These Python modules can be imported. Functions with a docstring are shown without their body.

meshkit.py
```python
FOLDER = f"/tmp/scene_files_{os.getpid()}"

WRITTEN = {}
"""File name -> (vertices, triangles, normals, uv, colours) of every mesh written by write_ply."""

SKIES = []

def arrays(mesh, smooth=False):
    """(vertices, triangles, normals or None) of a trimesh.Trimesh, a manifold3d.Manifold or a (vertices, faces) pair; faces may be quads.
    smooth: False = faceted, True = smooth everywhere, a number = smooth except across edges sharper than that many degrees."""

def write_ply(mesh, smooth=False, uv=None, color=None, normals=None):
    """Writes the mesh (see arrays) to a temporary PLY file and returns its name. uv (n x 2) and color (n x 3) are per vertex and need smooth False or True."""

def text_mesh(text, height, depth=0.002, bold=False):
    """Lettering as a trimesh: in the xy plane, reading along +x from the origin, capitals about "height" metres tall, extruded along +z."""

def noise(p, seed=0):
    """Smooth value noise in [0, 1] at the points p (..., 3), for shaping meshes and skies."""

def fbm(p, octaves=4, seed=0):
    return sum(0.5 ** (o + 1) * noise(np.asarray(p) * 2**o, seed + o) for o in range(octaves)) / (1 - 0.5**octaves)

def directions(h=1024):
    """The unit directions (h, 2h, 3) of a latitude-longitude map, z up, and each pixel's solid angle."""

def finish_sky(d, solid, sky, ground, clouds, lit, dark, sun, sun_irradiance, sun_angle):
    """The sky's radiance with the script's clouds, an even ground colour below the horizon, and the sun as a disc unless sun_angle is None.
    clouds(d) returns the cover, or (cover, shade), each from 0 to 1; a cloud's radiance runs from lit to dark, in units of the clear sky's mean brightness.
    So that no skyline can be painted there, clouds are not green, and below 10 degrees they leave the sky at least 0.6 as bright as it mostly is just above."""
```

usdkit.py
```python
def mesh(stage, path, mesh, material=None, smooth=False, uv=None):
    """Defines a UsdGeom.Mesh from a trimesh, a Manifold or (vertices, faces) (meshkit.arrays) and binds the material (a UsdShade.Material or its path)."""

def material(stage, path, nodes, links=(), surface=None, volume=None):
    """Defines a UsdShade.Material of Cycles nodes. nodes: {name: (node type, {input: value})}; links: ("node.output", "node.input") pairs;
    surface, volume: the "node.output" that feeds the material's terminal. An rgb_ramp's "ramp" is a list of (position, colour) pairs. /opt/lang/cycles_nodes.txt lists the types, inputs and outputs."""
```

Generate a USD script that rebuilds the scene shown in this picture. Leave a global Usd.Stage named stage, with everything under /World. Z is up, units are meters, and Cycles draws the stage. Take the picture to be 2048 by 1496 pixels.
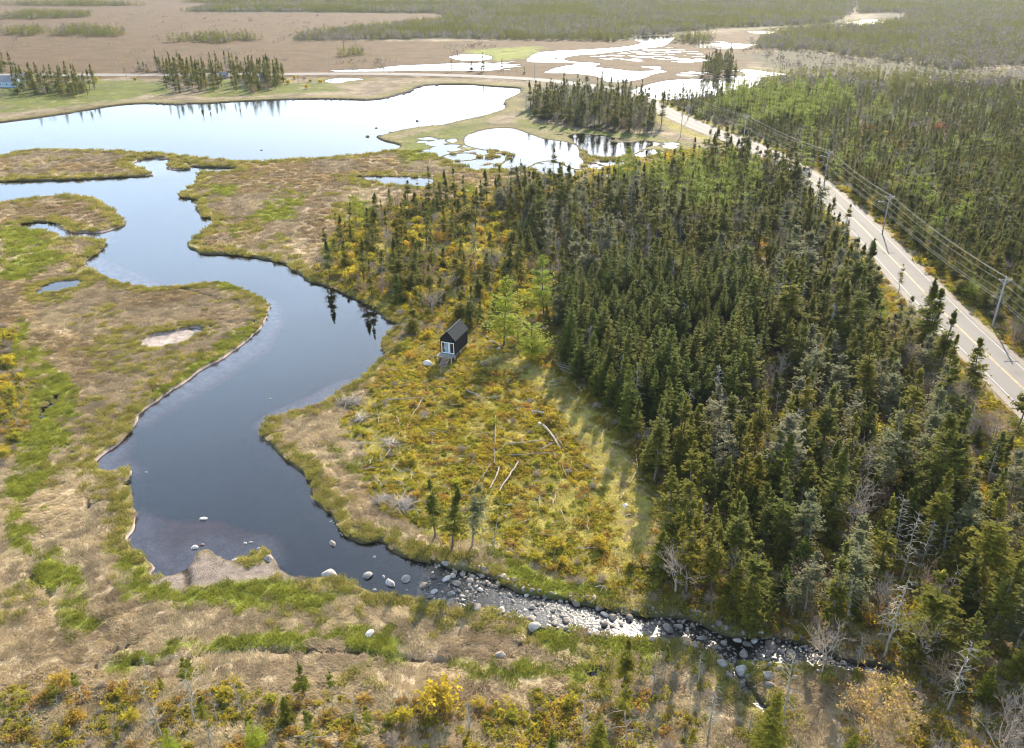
import math, random
import numpy as np
import shapely
import shapely.geometry as sg
from scipy.spatial import Delaunay, cKDTree
import trimesh
import usdkit, meshkit
from pxr import Usd, UsdGeom, UsdLux, UsdShade, Sdf, Gf, Vt

stage = Usd.Stage.CreateInMemory()
UsdGeom.SetStageUpAxis(stage, "Z")
UsdGeom.SetStageMetersPerUnit(stage, 1.0)
UsdGeom.Xform.Define(stage, "/World")
UsdGeom.Scope.Define(stage, "/World/Looks")
random.seed(7)
rng = np.random.default_rng(7)
T = Sdf.ValueTypeNames

# ------------------------------------------------------------------ camera, sky, sun, exposure
CAM_H, PITCH, FPX = 60.0, math.radians(26.9), 1650.0          # a drone 60 m up; focal length in photo pixels
EXPOSURE = 1.3
SUN_EL, SUN_AZ = math.radians(30.0), math.radians(17.0)       # azimuth from +y towards +x
SKY_STRENGTH, SUN_INTENSITY = 0.135, 1.25
VEIL = (8.6, 11.0, 14.2)                                        # radiance of the thin cloud veil, in the sky's own unit

cam = UsdGeom.Camera.Define(stage, "/World/camera")
cam.CreateHorizontalApertureAttr(36.0)
cam.CreateVerticalApertureAttr(36.0 * 1496 / 2048)
cam.CreateFocalLengthAttr(36.0 * FPX / 2048)
cam.CreateClippingRangeAttr(Gf.Vec2f(0.5, 20000))
cam.CreateExposureAttr(EXPOSURE)
cam.AddTranslateOp().Set(Gf.Vec3d(0, 0, CAM_H))
cam.AddRotateXOp().Set(90 - math.degrees(PITCH))

dome = UsdLux.DomeLight.Define(stage, "/World/sky")
# clear sky with a thin veil of cirrus and sea haze, densest low in the sky and, as such veils are, brightest round the sun
sky_mat = usdkit.material(stage, "/World/Looks/sky_air", {
    "s": ("sky_texture", {"sky_type": "single_scattering", "sun_disc": False, "sun_elevation": SUN_EL, "sun_rotation": SUN_AZ, "altitude": 60.0, "aerosol_density": 1.2}),
    "tc": ("texture_coordinate", {}), "x": ("separate_xyz", {}),
    "n": ("noise_texture", {"scale": 3.0, "detail": 4.0}), "mp": ("mapping", {"scale": (1.0, 1.0, 3.0)}),
    "nm": ("map_range", {"from_min": 0.3, "from_max": 0.7, "to_min": 0.75, "to_max": 1.15}),
    "r": ("rgb_ramp", {"ramp": [(0.0, (0.15, 0.15, 0.15)), (0.20, (0.40, 0.40, 0.40)), (0.36, (0.80, 0.80, 0.80)), (0.60, (0.34, 0.34, 0.34)), (0.82, (0.10, 0.10, 0.10)), (1.0, (0.0, 0.0, 0.0))]}),
    "k": ("math", {"math_type": "multiply", "use_clamp": True}),
    "dt": ("vector_math", {"math_type": "dot_product", "vector2": (math.cos(SUN_EL) * math.sin(SUN_AZ), math.cos(SUN_EL) * math.cos(SUN_AZ), math.sin(SUN_EL))}),
    "dr": ("map_range", {"range_type": "smoothstep", "from_min": -0.25, "from_max": 1.0, "to_min": 0.10, "to_max": 1.0}), "k2": ("math", {"math_type": "multiply", "use_clamp": True}),
    "m": ("mix", {"mix_type": "mix", "color2": VEIL}),
    "b": ("background_shader", {"strength": SKY_STRENGTH})},
    [("tc.generated", "x.vector"), ("tc.generated", "mp.vector"), ("mp.vector", "n.vector"), ("n.fac", "nm.value"), ("x.z", "r.fac"), ("r.color", "k.value1"), ("nm.result", "k.value2"),
     ("tc.generated", "dt.vector1"), ("dt.value", "dr.value"), ("k.value", "k2.value1"), ("dr.result", "k2.value2"), ("k2.value", "m.fac"), ("s.color", "m.color1"), ("m.color", "b.color")], surface="b.background")
UsdShade.MaterialBindingAPI.Apply(dome.GetPrim()).Bind(sky_mat)
dome.GetPrim().SetCustomDataByKey("kind", "structure")
sun = UsdLux.DistantLight.Define(stage, "/World/sun")
sun.CreateIntensityAttr(SUN_INTENSITY)
sun.CreateAngleAttr(0.5)
sun.CreateNormalizeAttr(True)
sun.CreateColorAttr(Gf.Vec3f(1.0, 0.885, 0.70))
sun.AddRotateZOp().Set(-math.degrees(SUN_AZ))
sun.AddRotateXOp().Set(-(90 - math.degrees(SUN_EL)))      # emits along -z: tilt so that light comes from (az, el)
# -z after X rotation by -(90-el) points to (0, -cos el, -sin el): from the north, downwards

# ------------------------------------------------------------------ helpers
CX, CY = 1024.0, 748.0
SP, CP = math.sin(PITCH), math.cos(PITCH)

def at(px, py, z=0.0):
    """the place at height z that the photograph shows at this pixel"""
    u, v = (px - CX) / FPX, (py - CY) / FPX
    dy, dz = CP - v * SP, -SP - v * CP
    t = (z - CAM_H) / dz
    return np.array([u * t, dy * t, z])

def to_px(p):
    p = np.asarray(p, float)
    x, y, z = p[..., 0], p[..., 1], p[..., 2] - CAM_H
    d = y * CP - z * SP
    up = y * SP + z * CP
    return CX + FPX * x / d, CY - FPX * up / d

def poly(pts, z=0.0):
    return np.array([at(x, y, z)[:2] for x, y in pts])

def spline(P, step, closed=True):
    """Catmull-Rom through the points; step(y) is the wanted spacing"""
    P = np.asarray(P, float)
    n = len(P)
    out = []
    rngi = range(n) if closed else range(n - 1)
    for i in rngi:
        p0, p1, p2, p3 = (P[(i + k) % n] if closed else P[min(max(i + k, 0), n - 1)] for k in (-1, 0, 1, 2))
        L = np.linalg.norm(p2 - p1)
        m = max(1, int(L / step(0.5 * (p1[1] + p2[1]))))
        # centripetal-ish: limit tangents
        d1, d2 = np.linalg.norm(p1 - p0) + 1e-9, np.linalg.norm(p3 - p2) + 1e-9
        m1 = (p2 - p0) * 0.5 * min(1, 2 * L / (d1 + L))
        m2 = (p3 - p1) * 0.5 * min(1, 2 * L / (d2 + L))
        t = (np.arange(m) / m)[:, None]
        out.append((2 * t**3 - 3 * t**2 + 1) * p1 + (t**3 - 2 * t**2 + t) * m1 + (-2 * t**3 + 3 * t**2) * p2 + (t**3 - t**2) * m2)
    if not closed:
        out.append(P[-1:])
    return np.vstack(out)

def fbm2(x, y, scale, seed=0, octaves=4):
    return meshkit.fbm(np.stack([np.asarray(x) / scale, np.asarray(y) / scale, np.full(np.shape(x), seed * 7.31)], -1), octaves, seed)

def sstep(a, b, x):
    t = np.clip((x - a) / (b - a), 0, 1)
    return t * t * (3 - 2 * t)

def mat(name, nodes, links, surface="p.BSDF", **k):
    return usdkit.material(stage, "/World/Looks/" + name, nodes, links, surface=surface, **k)

counts = {}
def numbered(name):
    n = counts.get(name, 0)
    counts[name] = n + 1
    return name if n == 0 else f"{name}_{n:03d}"

def setdata(prim, **k):
    for a, b in k.items():
        if b:
            prim.SetCustomDataByKey(a, b)

def thing(name, label, category, loc=(0, 0, 0), rotz=0.0, group=None, scale=None, ref=None, tilt=None):
    x = UsdGeom.Xform.Define(stage, "/World/" + numbered(name))
    x.AddTranslateOp().Set(Gf.Vec3d(*map(float, loc)))
    x.AddRotateZOp().Set(float(rotz))
    if tilt is not None:
        x.AddRotateXOp().Set(float(tilt[0])); x.AddRotateYOp().Set(float(tilt[1]))
    if scale is not None:
        x.AddScaleOp().Set(Gf.Vec3f(*(map(float, scale if np.ndim(scale) else (scale,) * 3))))
    if ref is not None:
        x.GetPrim().GetReferences().AddInternalReference(ref)
        x.GetPrim().SetInstanceable(True)
    setdata(x.GetPrim(), label=label, category=category, group=group)
    return x

def part(parent, name, mesh, material, smooth=False, label=None, top=False):
    base = str(parent.GetPath()) if not isinstance(parent, str) else parent
    key = base + "/" + name
    n = counts.get(key, 0); counts[key] = n + 1
    path = key if n == 0 else f"{key}_{n:03d}"
    m = usdkit.mesh(stage, path, mesh, material, smooth=smooth)
    if label:
        setdata(m.GetPrim(), label=label)
    return m

def single(name, mesh, material, label=None, category=None, group=None, kind=None, smooth=False):
    m = usdkit.mesh(stage, "/World/" + numbered(name), mesh, material, smooth=smooth)
    setdata(m.GetPrim(), label=label, category=category, group=group, kind=kind)
    return m

class MB:
    """collects triangles and tubes into one mesh"""
    def __init__(s):
        s.v, s.f, s.n = [], [], 0
    def add(s, v, f):
        v = np.asarray(v, float).reshape(-1, 3); f = np.asarray(f, int).reshape(-1, 3)
        s.v.append(v); s.f.append(f + s.n); s.n += len(v)
        return s
    def mesh(s, m):
        return s.add(m.vertices, m.faces)
    def tris(s, t):
        t = np.asarray(t, float).reshape(-1, 3, 3)
        return s.add(t.reshape(-1, 3), np.arange(len(t) * 3).reshape(-1, 3))
    def tube(s, P, R, sides=5, cap=True):
        P = np.asarray(P, float); R = np.broadcast_to(np.asarray(R, float), (len(P),))
        t = np.gradient(P, axis=0); t /= np.linalg.norm(t, axis=1, keepdims=True) + 1e-12
        ref = np.array([1.0, 0, 0]) if abs(t[0, 2]) > 0.9 else np.array([0, 0, 1.0])
        a = np.cross(t, ref); a /= np.linalg.norm(a, axis=1, keepdims=True) + 1e-12
        b = np.cross(t, a)
        ang = np.arange(sides) * 2 * np.pi / sides
        v = (P[:, None] + R[:, None, None] * (np.cos(ang)[None, :, None] * a[:, None] + np.sin(ang)[None, :, None] * b[:, None])).reshape(-1, 3)
        f = []
        for i in range(len(P) - 1):
            for j in range(sides):
                p, q = i * sides + j, i * sides + (j + 1) % sides
                f += [(p, q, q + sides), (p, q + sides, p + sides)]
        if cap:
            for j in range(1, sides - 1):
                o = (len(P) - 1) * sides
                f.append((o, o + j, o + j + 1)); f.append((0, j + 1, j))
        return s.add(v, f)
    def box(s, c, e, rot=None):
        m = trimesh.creation.box(e)
        if rot is not None:
            m.apply_transform(rot)
        m.apply_translation(c)
        return s.mesh(m)
    def out(s):
        return (np.vstack(s.v), np.vstack(s.f))

def merged(*parts):
    b = MB()
    for v, f in parts:
        b.add(v, f)
    return b.out()

# ------------------------------------------------------------------ materials
def leaf_mat(name, ramp, noise_ramp=0.35, trans=0.32, scale=0.9, tcol=(1.55, 1.55, 0.65), rough=0.7):
    """foliage: colour differs from plant to plant and in clumps within one; light passes the thin leaves"""
    return mat(name, {
        "oi": ("object_info", {}),
        "r": ("rgb_ramp", {"ramp": ramp}),
        "g": ("geometry", {}),
        "n": ("noise_texture", {"scale": scale, "detail": 3.0}),
        "m": ("map_range", {"from_min": 0.3, "from_max": 0.7, "to_min": 1 - noise_ramp, "to_max": 1 + noise_ramp}),
        "v": ("vector_math", {"math_type": "scale"}),
        "t": ("vector_math", {"math_type": "multiply", "vector2": tcol}),
        "d": ("principled_bsdf", {"roughness": rough, "specular_ior_level": 0.06}),
        "tr": ("translucent_bsdf", {}),
        "mx": ("mix_closure", {"fac": trans}),
    }, [("oi.random", "r.fac"), ("g.position", "n.vector"), ("n.fac", "m.value"), ("r.color", "v.vector1"), ("m.result", "v.scale"),
        ("v.vector", "d.base_color"), ("v.vector", "t.vector1"), ("t.vector", "tr.color"), ("d.BSDF", "mx.closure1"), ("tr.BSDF", "mx.closure2")], surface="mx.closure")

M = {}
M["young_needles"] = leaf_mat("young_needles", [(0.095, 0.125, 0.014), (0.140, 0.155, 0.017), (0.170, 0.165, 0.022)], trans=0.58)
M["old_needles"] = leaf_mat("old_needles", [(0.132, 0.142, 0.022), (0.190, 0.174, 0.022), (0.142, 0.152, 0.030), (0.212, 0.182, 0.022)], trans=0.6)
M["lichen_needles"] = leaf_mat("lichen_needles", [(0.165, 0.16, 0.075), (0.20, 0.185, 0.11), (0.14, 0.15, 0.06)], trans=0.4)
M["larch_needles"] = leaf_mat("larch_needles", [(0.24, 0.285, 0.034), (0.28, 0.305, 0.036), (0.21, 0.255, 0.036)], trans=0.58, noise_ramp=0.3)
M["yellow_buds"] = leaf_mat("yellow_buds", [(0.30, 0.265, 0.03), (0.36, 0.27, 0.038), (0.23, 0.24, 0.034), (0.34, 0.21, 0.045)], trans=0.5)
M["red_buds"] = leaf_mat("red_buds", [(0.22, 0.085, 0.045), (0.25, 0.125, 0.06)], trans=0.4)
M["peach_buds"] = leaf_mat("peach_buds", [(0.28, 0.195, 0.095), (0.33, 0.235, 0.12)], trans=0.4)
M["heath_green"] = leaf_mat("heath_green", [(0.18, 0.18, 0.026), (0.27, 0.22, 0.034), (0.32, 0.245, 0.04), (0.145, 0.16, 0.028)], trans=0.45, scale=0.6)
M["heath_rust"] = leaf_mat("heath_rust", [(0.26, 0.175, 0.05), (0.28, 0.20, 0.05), (0.27, 0.15, 0.055), (0.25, 0.19, 0.06)], trans=0.45, scale=0.6)
def grass_mat(name, ramp):
    return leaf_mat(name, ramp, noise_ramp=0.3, trans=0.3, scale=0.35, tcol=(1.1, 1.05, 0.7))
M["straw"] = grass_mat("straw", [(0.39, 0.295, 0.165), (0.48, 0.375, 0.22), (0.32, 0.235, 0.13)])
M["brown_grass"] = grass_mat("brown_grass", [(0.27, 0.20, 0.12), (0.34, 0.25, 0.155), (0.30, 0.235, 0.125)])
M["olive_grass"] = grass_mat("olive_grass", [(0.29, 0.245, 0.06), (0.24, 0.225, 0.05), (0.35, 0.28, 0.085)])
M["green_grass"] = grass_mat("green_grass", [(0.21, 0.225, 0.030), (0.26, 0.26, 0.036), (0.18, 0.19, 0.03)])
M["gold_grass"] = grass_mat("gold_grass", [(0.46, 0.39, 0.10), (0.54, 0.45, 0.14), (0.37, 0.34, 0.07)])

def bark_mat(name, c1, c2, scale=3.0):
    return mat(name, {
        "oi": ("object_info", {}), "g": ("geometry", {}),
        "n": ("noise_texture", {"scale": scale, "detail": 4.0}),
        "r": ("rgb_ramp", {"ramp": [(0.3, c1), (0.7, c2)]}),
        "k": ("map_range", {"to_min": 0.8, "to_max": 1.2}),
        "v": ("vector_math", {"math_type": "scale"}),
        "p": ("principled_bsdf", {"roughness": 0.85, "specular_ior_level": 0.2})},
        [("g.position", "n.vector"), ("n.fac", "r.fac"), ("oi.random", "k.value"), ("r.color", "v.vector1"), ("k.result", "v.scale"), ("v.vector", "p.base_color")])
M["bark"] = bark_mat("bark", (0.06, 0.048, 0.036), (0.14, 0.115, 0.085))
M["lichen_wood"] = bark_mat("lichen_wood", (0.17, 0.15, 0.11), (0.30, 0.265, 0.20))
M["grey_twigs"] = bark_mat("grey_twigs", (0.27, 0.205, 0.15), (0.40, 0.315, 0.235))
M["brown_twigs"] = bark_mat("brown_twigs", (0.26, 0.165, 0.095), (0.40, 0.27, 0.16))
M["red_twigs"] = bark_mat("red_twigs", (0.22, 0.08, 0.05), (0.30, 0.13, 0.08))
M["dead_brush"] = bark_mat("dead_brush", (0.30, 0.24, 0.175), (0.46, 0.39, 0.30))
M["weathered_log"] = bark_mat("weathered_log", (0.20, 0.155, 0.12), (0.38, 0.32, 0.26), 2.0)
M["pole_wood"] = bark_mat("pole_wood", (0.26, 0.23, 0.20), (0.36, 0.33, 0.29), 2.0)

def rock_mat(name, c1, c2, c3):
    return mat(name, {
        "oi": ("object_info", {}), "tc": ("geometry", {}),
        "n": ("noise_texture", {"scale": 1.6, "detail": 6.0, "roughness": 0.65}),
        "n2": ("noise_texture", {"scale": 9.0, "detail": 4.0, "roughness": 0.7}),
        "r": ("rgb_ramp", {"ramp": [(0.30, c1), (0.52, c2), (0.72, c3)]}),
        "k": ("map_range", {"to_min": 0.70, "to_max": 1.25}),
        "v": ("vector_math", {"math_type": "scale"}),
        "b": ("bump", {"strength": 0.5, "distance": 0.06}),
        "p": ("principled_bsdf", {"roughness": 0.75, "specular_ior_level": 0.35})},
        [("tc.position", "n.vector"), ("tc.position", "n2.vector"), ("n.fac", "r.fac"), ("oi.random", "k.value"), ("r.color", "v.vector1"), ("k.result", "v.scale"), ("v.vector", "p.base_color"),
         ("n2.fac", "b.height"), ("b.normal", "p.normal")])
M["granite"] = rock_mat("granite", (0.10, 0.08, 0.062), (0.22, 0.18, 0.14), (0.34, 0.29, 0.235))
M["pale_granite"] = rock_mat("pale_granite", (0.24, 0.205, 0.17), (0.38, 0.335, 0.285), (0.52, 0.47, 0.41))
M["dark_rock"] = rock_mat("dark_rock", (0.05, 0.035, 0.03), (0.12, 0.085, 0.065), (0.22, 0.18, 0.14))

def plain(name, color, rough=0.6, metallic=0.0, spec=0.5, grain=0.12, scale=6.0):
    return mat(name, {
        "g": ("geometry", {}), "n": ("noise_texture", {"scale": scale, "detail": 4.0}),
        "m": ("map_range", {"from_min": 0.3, "from_max": 0.7, "to_min": 1 - grain, "to_max": 1 + grain}),
        "v": ("vector_math", {"math_type": "scale", "vector1": color}),
        "p": ("principled_bsdf", {"roughness": rough, "metallic": metallic, "specular_ior_level": spec})},
        [("g.position", "n.vector"), ("n.fac", "m.value"), ("m.result", "v.scale"), ("v.vector", "p.base_color")])
M["black_siding"] = plain("black_siding", (0.011, 0.0095, 0.0095), 0.8, grain=0.3, spec=0.15)
M["roof_metal"] = plain("roof_metal", (0.024, 0.030, 0.034), 0.7, grain=0.2, spec=0.15)
M["white_frame"] = plain("white_frame", (0.78, 0.78, 0.77), 0.45, grain=0.04)
M["curtain"] = plain("curtain", (0.62, 0.68, 0.72), 0.8, grain=0.1)
M["dark_room"] = plain("dark_room", (0.02, 0.02, 0.03), 0.9)
M["deck_wood"] = plain("deck_wood", (0.27, 0.25, 0.20), 0.8, grain=0.25, scale=3)
M["stair_wood"] = plain("stair_wood", (0.33, 0.22, 0.15), 0.8, grain=0.25, scale=3)
M["concrete"] = plain("concrete", (0.42, 0.39, 0.35), 0.85, grain=0.15)
M["house_blue"] = plain("house_blue", (0.30, 0.42, 0.50), 0.8, grain=0.06)
M["shingle_grey"] = plain("shingle_grey", (0.16, 0.16, 0.17), 0.85, grain=0.2)
M["shed_grey"] = plain("shed_grey", (0.36, 0.34, 0.31), 0.85, grain=0.15)
M["galvanised"] = plain("galvanised", (0.55, 0.56, 0.57), 0.4, metallic=0.7)
M["porcelain"] = plain("porcelain", (0.6, 0.58, 0.55), 0.3)
M["wire_metal"] = plain("wire_metal", (0.45, 0.42, 0.37), 0.7, spec=0.2)
M["cable_black"] = plain("cable_black", (0.20, 0.19, 0.18), 0.7, spec=0.2)
M["white_plastic"] = plain("white_plastic", (0.75, 0.72, 0.74), 0.5)
M["pink_plastic"] = plain("pink_plastic", (0.62, 0.12, 0.16), 0.5)
M["glass"] = mat("glass", {"t": ("transparent_bsdf", {"color": (0.86, 0.90, 0.92)}), "g": ("glossy_bsdf", {"roughness": 0.02, "color": (1, 1, 1)}), "f": ("fresnel", {"IOR": 1.5}), "m": ("mix_closure", {})},
                 [("f.fac", "m.fac"), ("t.BSDF", "m.closure1"), ("g.BSDF", "m.closure2")], surface="m.closure")
M["foam"] = plain("foam", (0.78, 0.76, 0.74), 0.9, grain=0.1, scale=4)

# the road: pale worn asphalt, patches and tyre tracks
M["asphalt"] = mat("asphalt", {
    "g": ("geometry", {}), "n": ("noise_texture", {"scale": 0.25, "detail": 5.0}), "n2": ("noise_texture", {"scale": 14.0, "detail": 2.0}),
    "a": ("math", {"math_type": "multiply_add", "value2": 0.35, "value3": 0.3}), "s": ("math", {"math_type": "add"}),
    "r": ("rgb_ramp", {"ramp": [(0.35, (0.115, 0.102, 0.090)), (0.95, (0.185, 0.166, 0.146))]}),
    "p": ("principled_bsdf", {"roughness": 0.85, "specular_ior_level": 0.2})},
    [("g.position", "n.vector"), ("g.position", "n2.vector"), ("n2.fac", "a.value1"), ("a.value", "s.value1"), ("n.fac", "s.value2"), ("s.value", "r.fac"), ("r.color", "p.base_color")])
M["white_line"] = plain("white_line", (0.38, 0.355, 0.32), 0.7, grain=0.5, scale=1.2)
M["yellow_line"] = plain("yellow_line", (0.42, 0.26, 0.06), 0.7, grain=0.5, scale=1.2)
M["gravel"] = plain("gravel", (0.21, 0.175, 0.135), 0.9, grain=0.35, scale=5)

# ground: colour of what grows there comes with the mesh (tint, far off with painted shade); the material adds grain and relief
M["ground"] = mat("ground", {
    "a": ("attribute", {"attribute": "tint"}), "g": ("geometry", {}),
    "n": ("noise_texture", {"scale": 0.9, "detail": 6.0, "roughness": 0.62}),
    "n2": ("noise_texture", {"scale": 6.0, "detail": 4.0, "roughness": 0.65}),
    "n3": ("noise_texture", {"scale": 0.07, "detail": 8.0, "roughness": 0.7}), "m3": ("map_range", {"from_min": 0.35, "from_max": 0.65, "to_min": 0.72, "to_max": 1.22}), "mm3": ("math", {"math_type": "multiply"}),
    "m": ("map_range", {"from_min": 0.3, "from_max": 0.7, "to_min": 0.62, "to_max": 1.38}),
    "m2": ("map_range", {"from_min": 0.3, "from_max": 0.7, "to_min": 0.72, "to_max": 1.28}),
    "mm": ("math", {"math_type": "multiply"}),
    "v": ("vector_math", {"math_type": "scale"}),
    "s": ("math", {"math_type": "add"}),
    "b": ("bump", {"strength": 0.9, "distance": 0.22}),
    "p": ("principled_bsdf", {"roughness": 0.9, "specular_ior_level": 0.12})},
    [("g.position", "n.vector"), ("g.position", "n2.vector"), ("n.fac", "m.value"), ("n2.fac", "m2.value"), ("m.result", "mm.value1"), ("m2.result", "mm.value2"),
     ("g.position", "n3.vector"), ("n3.fac", "m3.value"), ("mm.value", "mm3.value1"), ("m3.result", "mm3.value2"), ("a.color", "v.vector1"), ("mm3.value", "v.scale"), ("v.vector", "p.base_color"), ("n.fac", "s.value1"), ("n2.fac", "s.value2"), ("s.value", "b.height"), ("b.normal", "p.normal")])

def water_mat(name, ripple_scale, ripple, tint, rough=0.02, detail=3.0, broad=0.0, ior=1.5):
    return mat(name, {
        "g": ("geometry", {}), "mp": ("mapping", {"scale": (1.0, 1.6, 1.0)}),
        "n": ("noise_texture", {"scale": ripple_scale, "detail": detail, "roughness": 0.55}),
        "w": ("noise_texture", {"scale": 0.035, "detail": 3.0}),
        "wm": ("map_range", {"from_min": 0.35, "from_max": 0.65, "to_min": ripple * (1 - broad), "to_max": ripple * (1 + broad)}),
        "b": ("bump", {"distance": 0.05}),
        "f": ("fresnel", {"IOR": ior}),
        "t": ("transparent_bsdf", {"color": tint}),
        "s": ("glossy_bsdf", {"roughness": rough, "color": (1, 1, 1)}),
        "m": ("mix_closure", {})},
        [("g.position", "mp.vector"), ("mp.vector", "n.vector"), ("g.position", "w.vector"), ("w.fac", "wm.value"), ("wm.result", "b.strength"), ("n.fac", "b.height"),
         ("b.normal", "s.normal"), ("b.normal", "f.normal"), ("f.fac", "m.fac"), ("t.BSDF", "m.closure1"), ("s.BSDF", "m.closure2")], surface="m.closure")
M["river_water"] = water_mat("river_water", 1.1, 0.05, (0.98, 0.90, 0.86), broad=0.8)
M["lagoon_water"] = water_mat("lagoon_water", 1.3, 0.22, (0.72, 0.66, 0.58), broad=0.95, ior=1.333)
M["stream_water"] = water_mat("stream_water", 2.6, 1.0, (0.60, 0.55, 0.48), rough=0.24, detail=4.0)
M["haze"] = usdkit.material(stage, "/World/Looks/haze_air", {"v": ("principled_volume", {"color": (0.80, 0.87, 1.0), "density": 0.00004, "anisotropy": 0.15})}, [], volume="v.volume")

# ------------------------------------------------------------------ traced outlines (photo pixels on the ground)
LAGOON = [(-420,345),(-200,324),(0,311),(35,303),(75,297),(150,297),(225,302),(300,305),(385,313),(470,321),(530,322),(600,317),(680,313),(711,309),(748,305),(793,297),(802,290),(793,285),(765,278),(757,272),(782,265),(817,257),(844,253),(885,249),(919,241),(970,230),(1005,219),(1013,212),(1009,203),(1017,196),(1039,186),(1043,178),(1035,174),(988,171),(936,167),(885,167),(851,169),(830,174),(817,181),(793,188),(765,195),(731,198),(690,197),(640,196),(581,197),(478,201),(410,205),(376,205),(352,207),(294,205),(239,208),(178,217),(137,224),(68,234),(0,243),(-300,292)]
RIVER = [(-260,368),(0,360),(51,359),(137,357),(239,352),(290,349),(302,345),(294,340),(273,331),(261,326),(270,320),(290,315),(325,314),(348,319),(370,321),(386,331),(427,332),(461,333),(475,337),(461,340),(427,343),(410,342),(398,345),(396,354),(390,366),(376,376),(359,386),(362,390),(386,396),(398,402),(393,413),(395,420),(410,431),(427,437),(425,446),(410,461),(386,478),(376,484),(378,492),(393,497),(403,504),(444,505),(495,509),(533,516),(560,521),(595,541),(622,560),(649,567),(680,579),(707,592),(738,606),(755,618),(771,633),(786,640),(798,647),(782,657),(772,671),(765,685),(771,698),(767,712),(752,726),(731,746),(707,763),(682,778),(649,801),(598,818),(560,830),(533,840),(523,852),(522,863),(540,880),(564,905),(588,924),(612,948),(625,972),(631,989),(639,1003),(656,1019),(667,1022),(668,1032),(680,1054),(694,1069),(724,1080),(759,1075),(782,1095),(803,1105),(834,1114),(866,1124),(862,1160),(851,1201),(817,1191),(748,1186),(714,1170),(680,1155),(646,1153),(608,1159),(595,1156),(560,1139),(547,1119),(523,1088),(513,1102),(485,1115),(461,1122),(437,1112),(417,1099),(393,1105),(390,1116),(372,1139),(342,1150),(301,1155),(296,1140),(301,1131),(287,1116),(273,1099),(253,1093),(250,1075),(260,1057),(265,1030),(262,996),(260,985),(253,970),(224,969),(246,963),(258,939),(239,936),(219,941),(191,934),(186,924),(198,907),(222,890),(246,869),(267,849),(277,821),(308,798),(342,774),(372,757),(403,733),(444,712),(478,688),(506,664),(520,649),(528,633),(535,610),(523,596),(495,582),(461,569),(437,563),(376,569),(325,573),(290,574),(246,565),(212,553),(181,540),(167,528),(171,517),(191,504),(205,490),(207,482),(198,477),(154,475),(120,475),(116,466),(85,460),(43,454),(41,446),(68,441),(109,444),(120,453),(143,460),(171,461),(205,460),(246,448),(248,441),(232,425),(208,407),(202,400),(178,393),(147,390),(85,393),(34,400),(0,404),(-260,440)]
ISLET = [(338,328),(345,320),(362,319),(373,326),(380,335),(358,337),(343,336)]
STREAM = [(860,1118),(900,1128),(970,1143),(1005,1160),(1029,1174),(1073,1184),(1141,1194),(1165,1201),(1227,1215),(1295,1225),(1380,1232),(1433,1256),(1468,1266),(1553,1269),(1621,1286),(1690,1312),(1780,1330),(1780,1350),(1690,1340),(1655,1331),(1587,1330),(1502,1321),(1478,1322),(1495,1355),(1512,1380),(1545,1420),(1530,1425),(1485,1385),(1461,1351),(1448,1322),(1416,1297),(1382,1283),(1312,1275),(1244,1273),(1193,1266),(1158,1259),(1090,1252),(1073,1247),(1039,1232),(1005,1220),(970,1213),(919,1208),(885,1205),(845,1203)]
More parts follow.
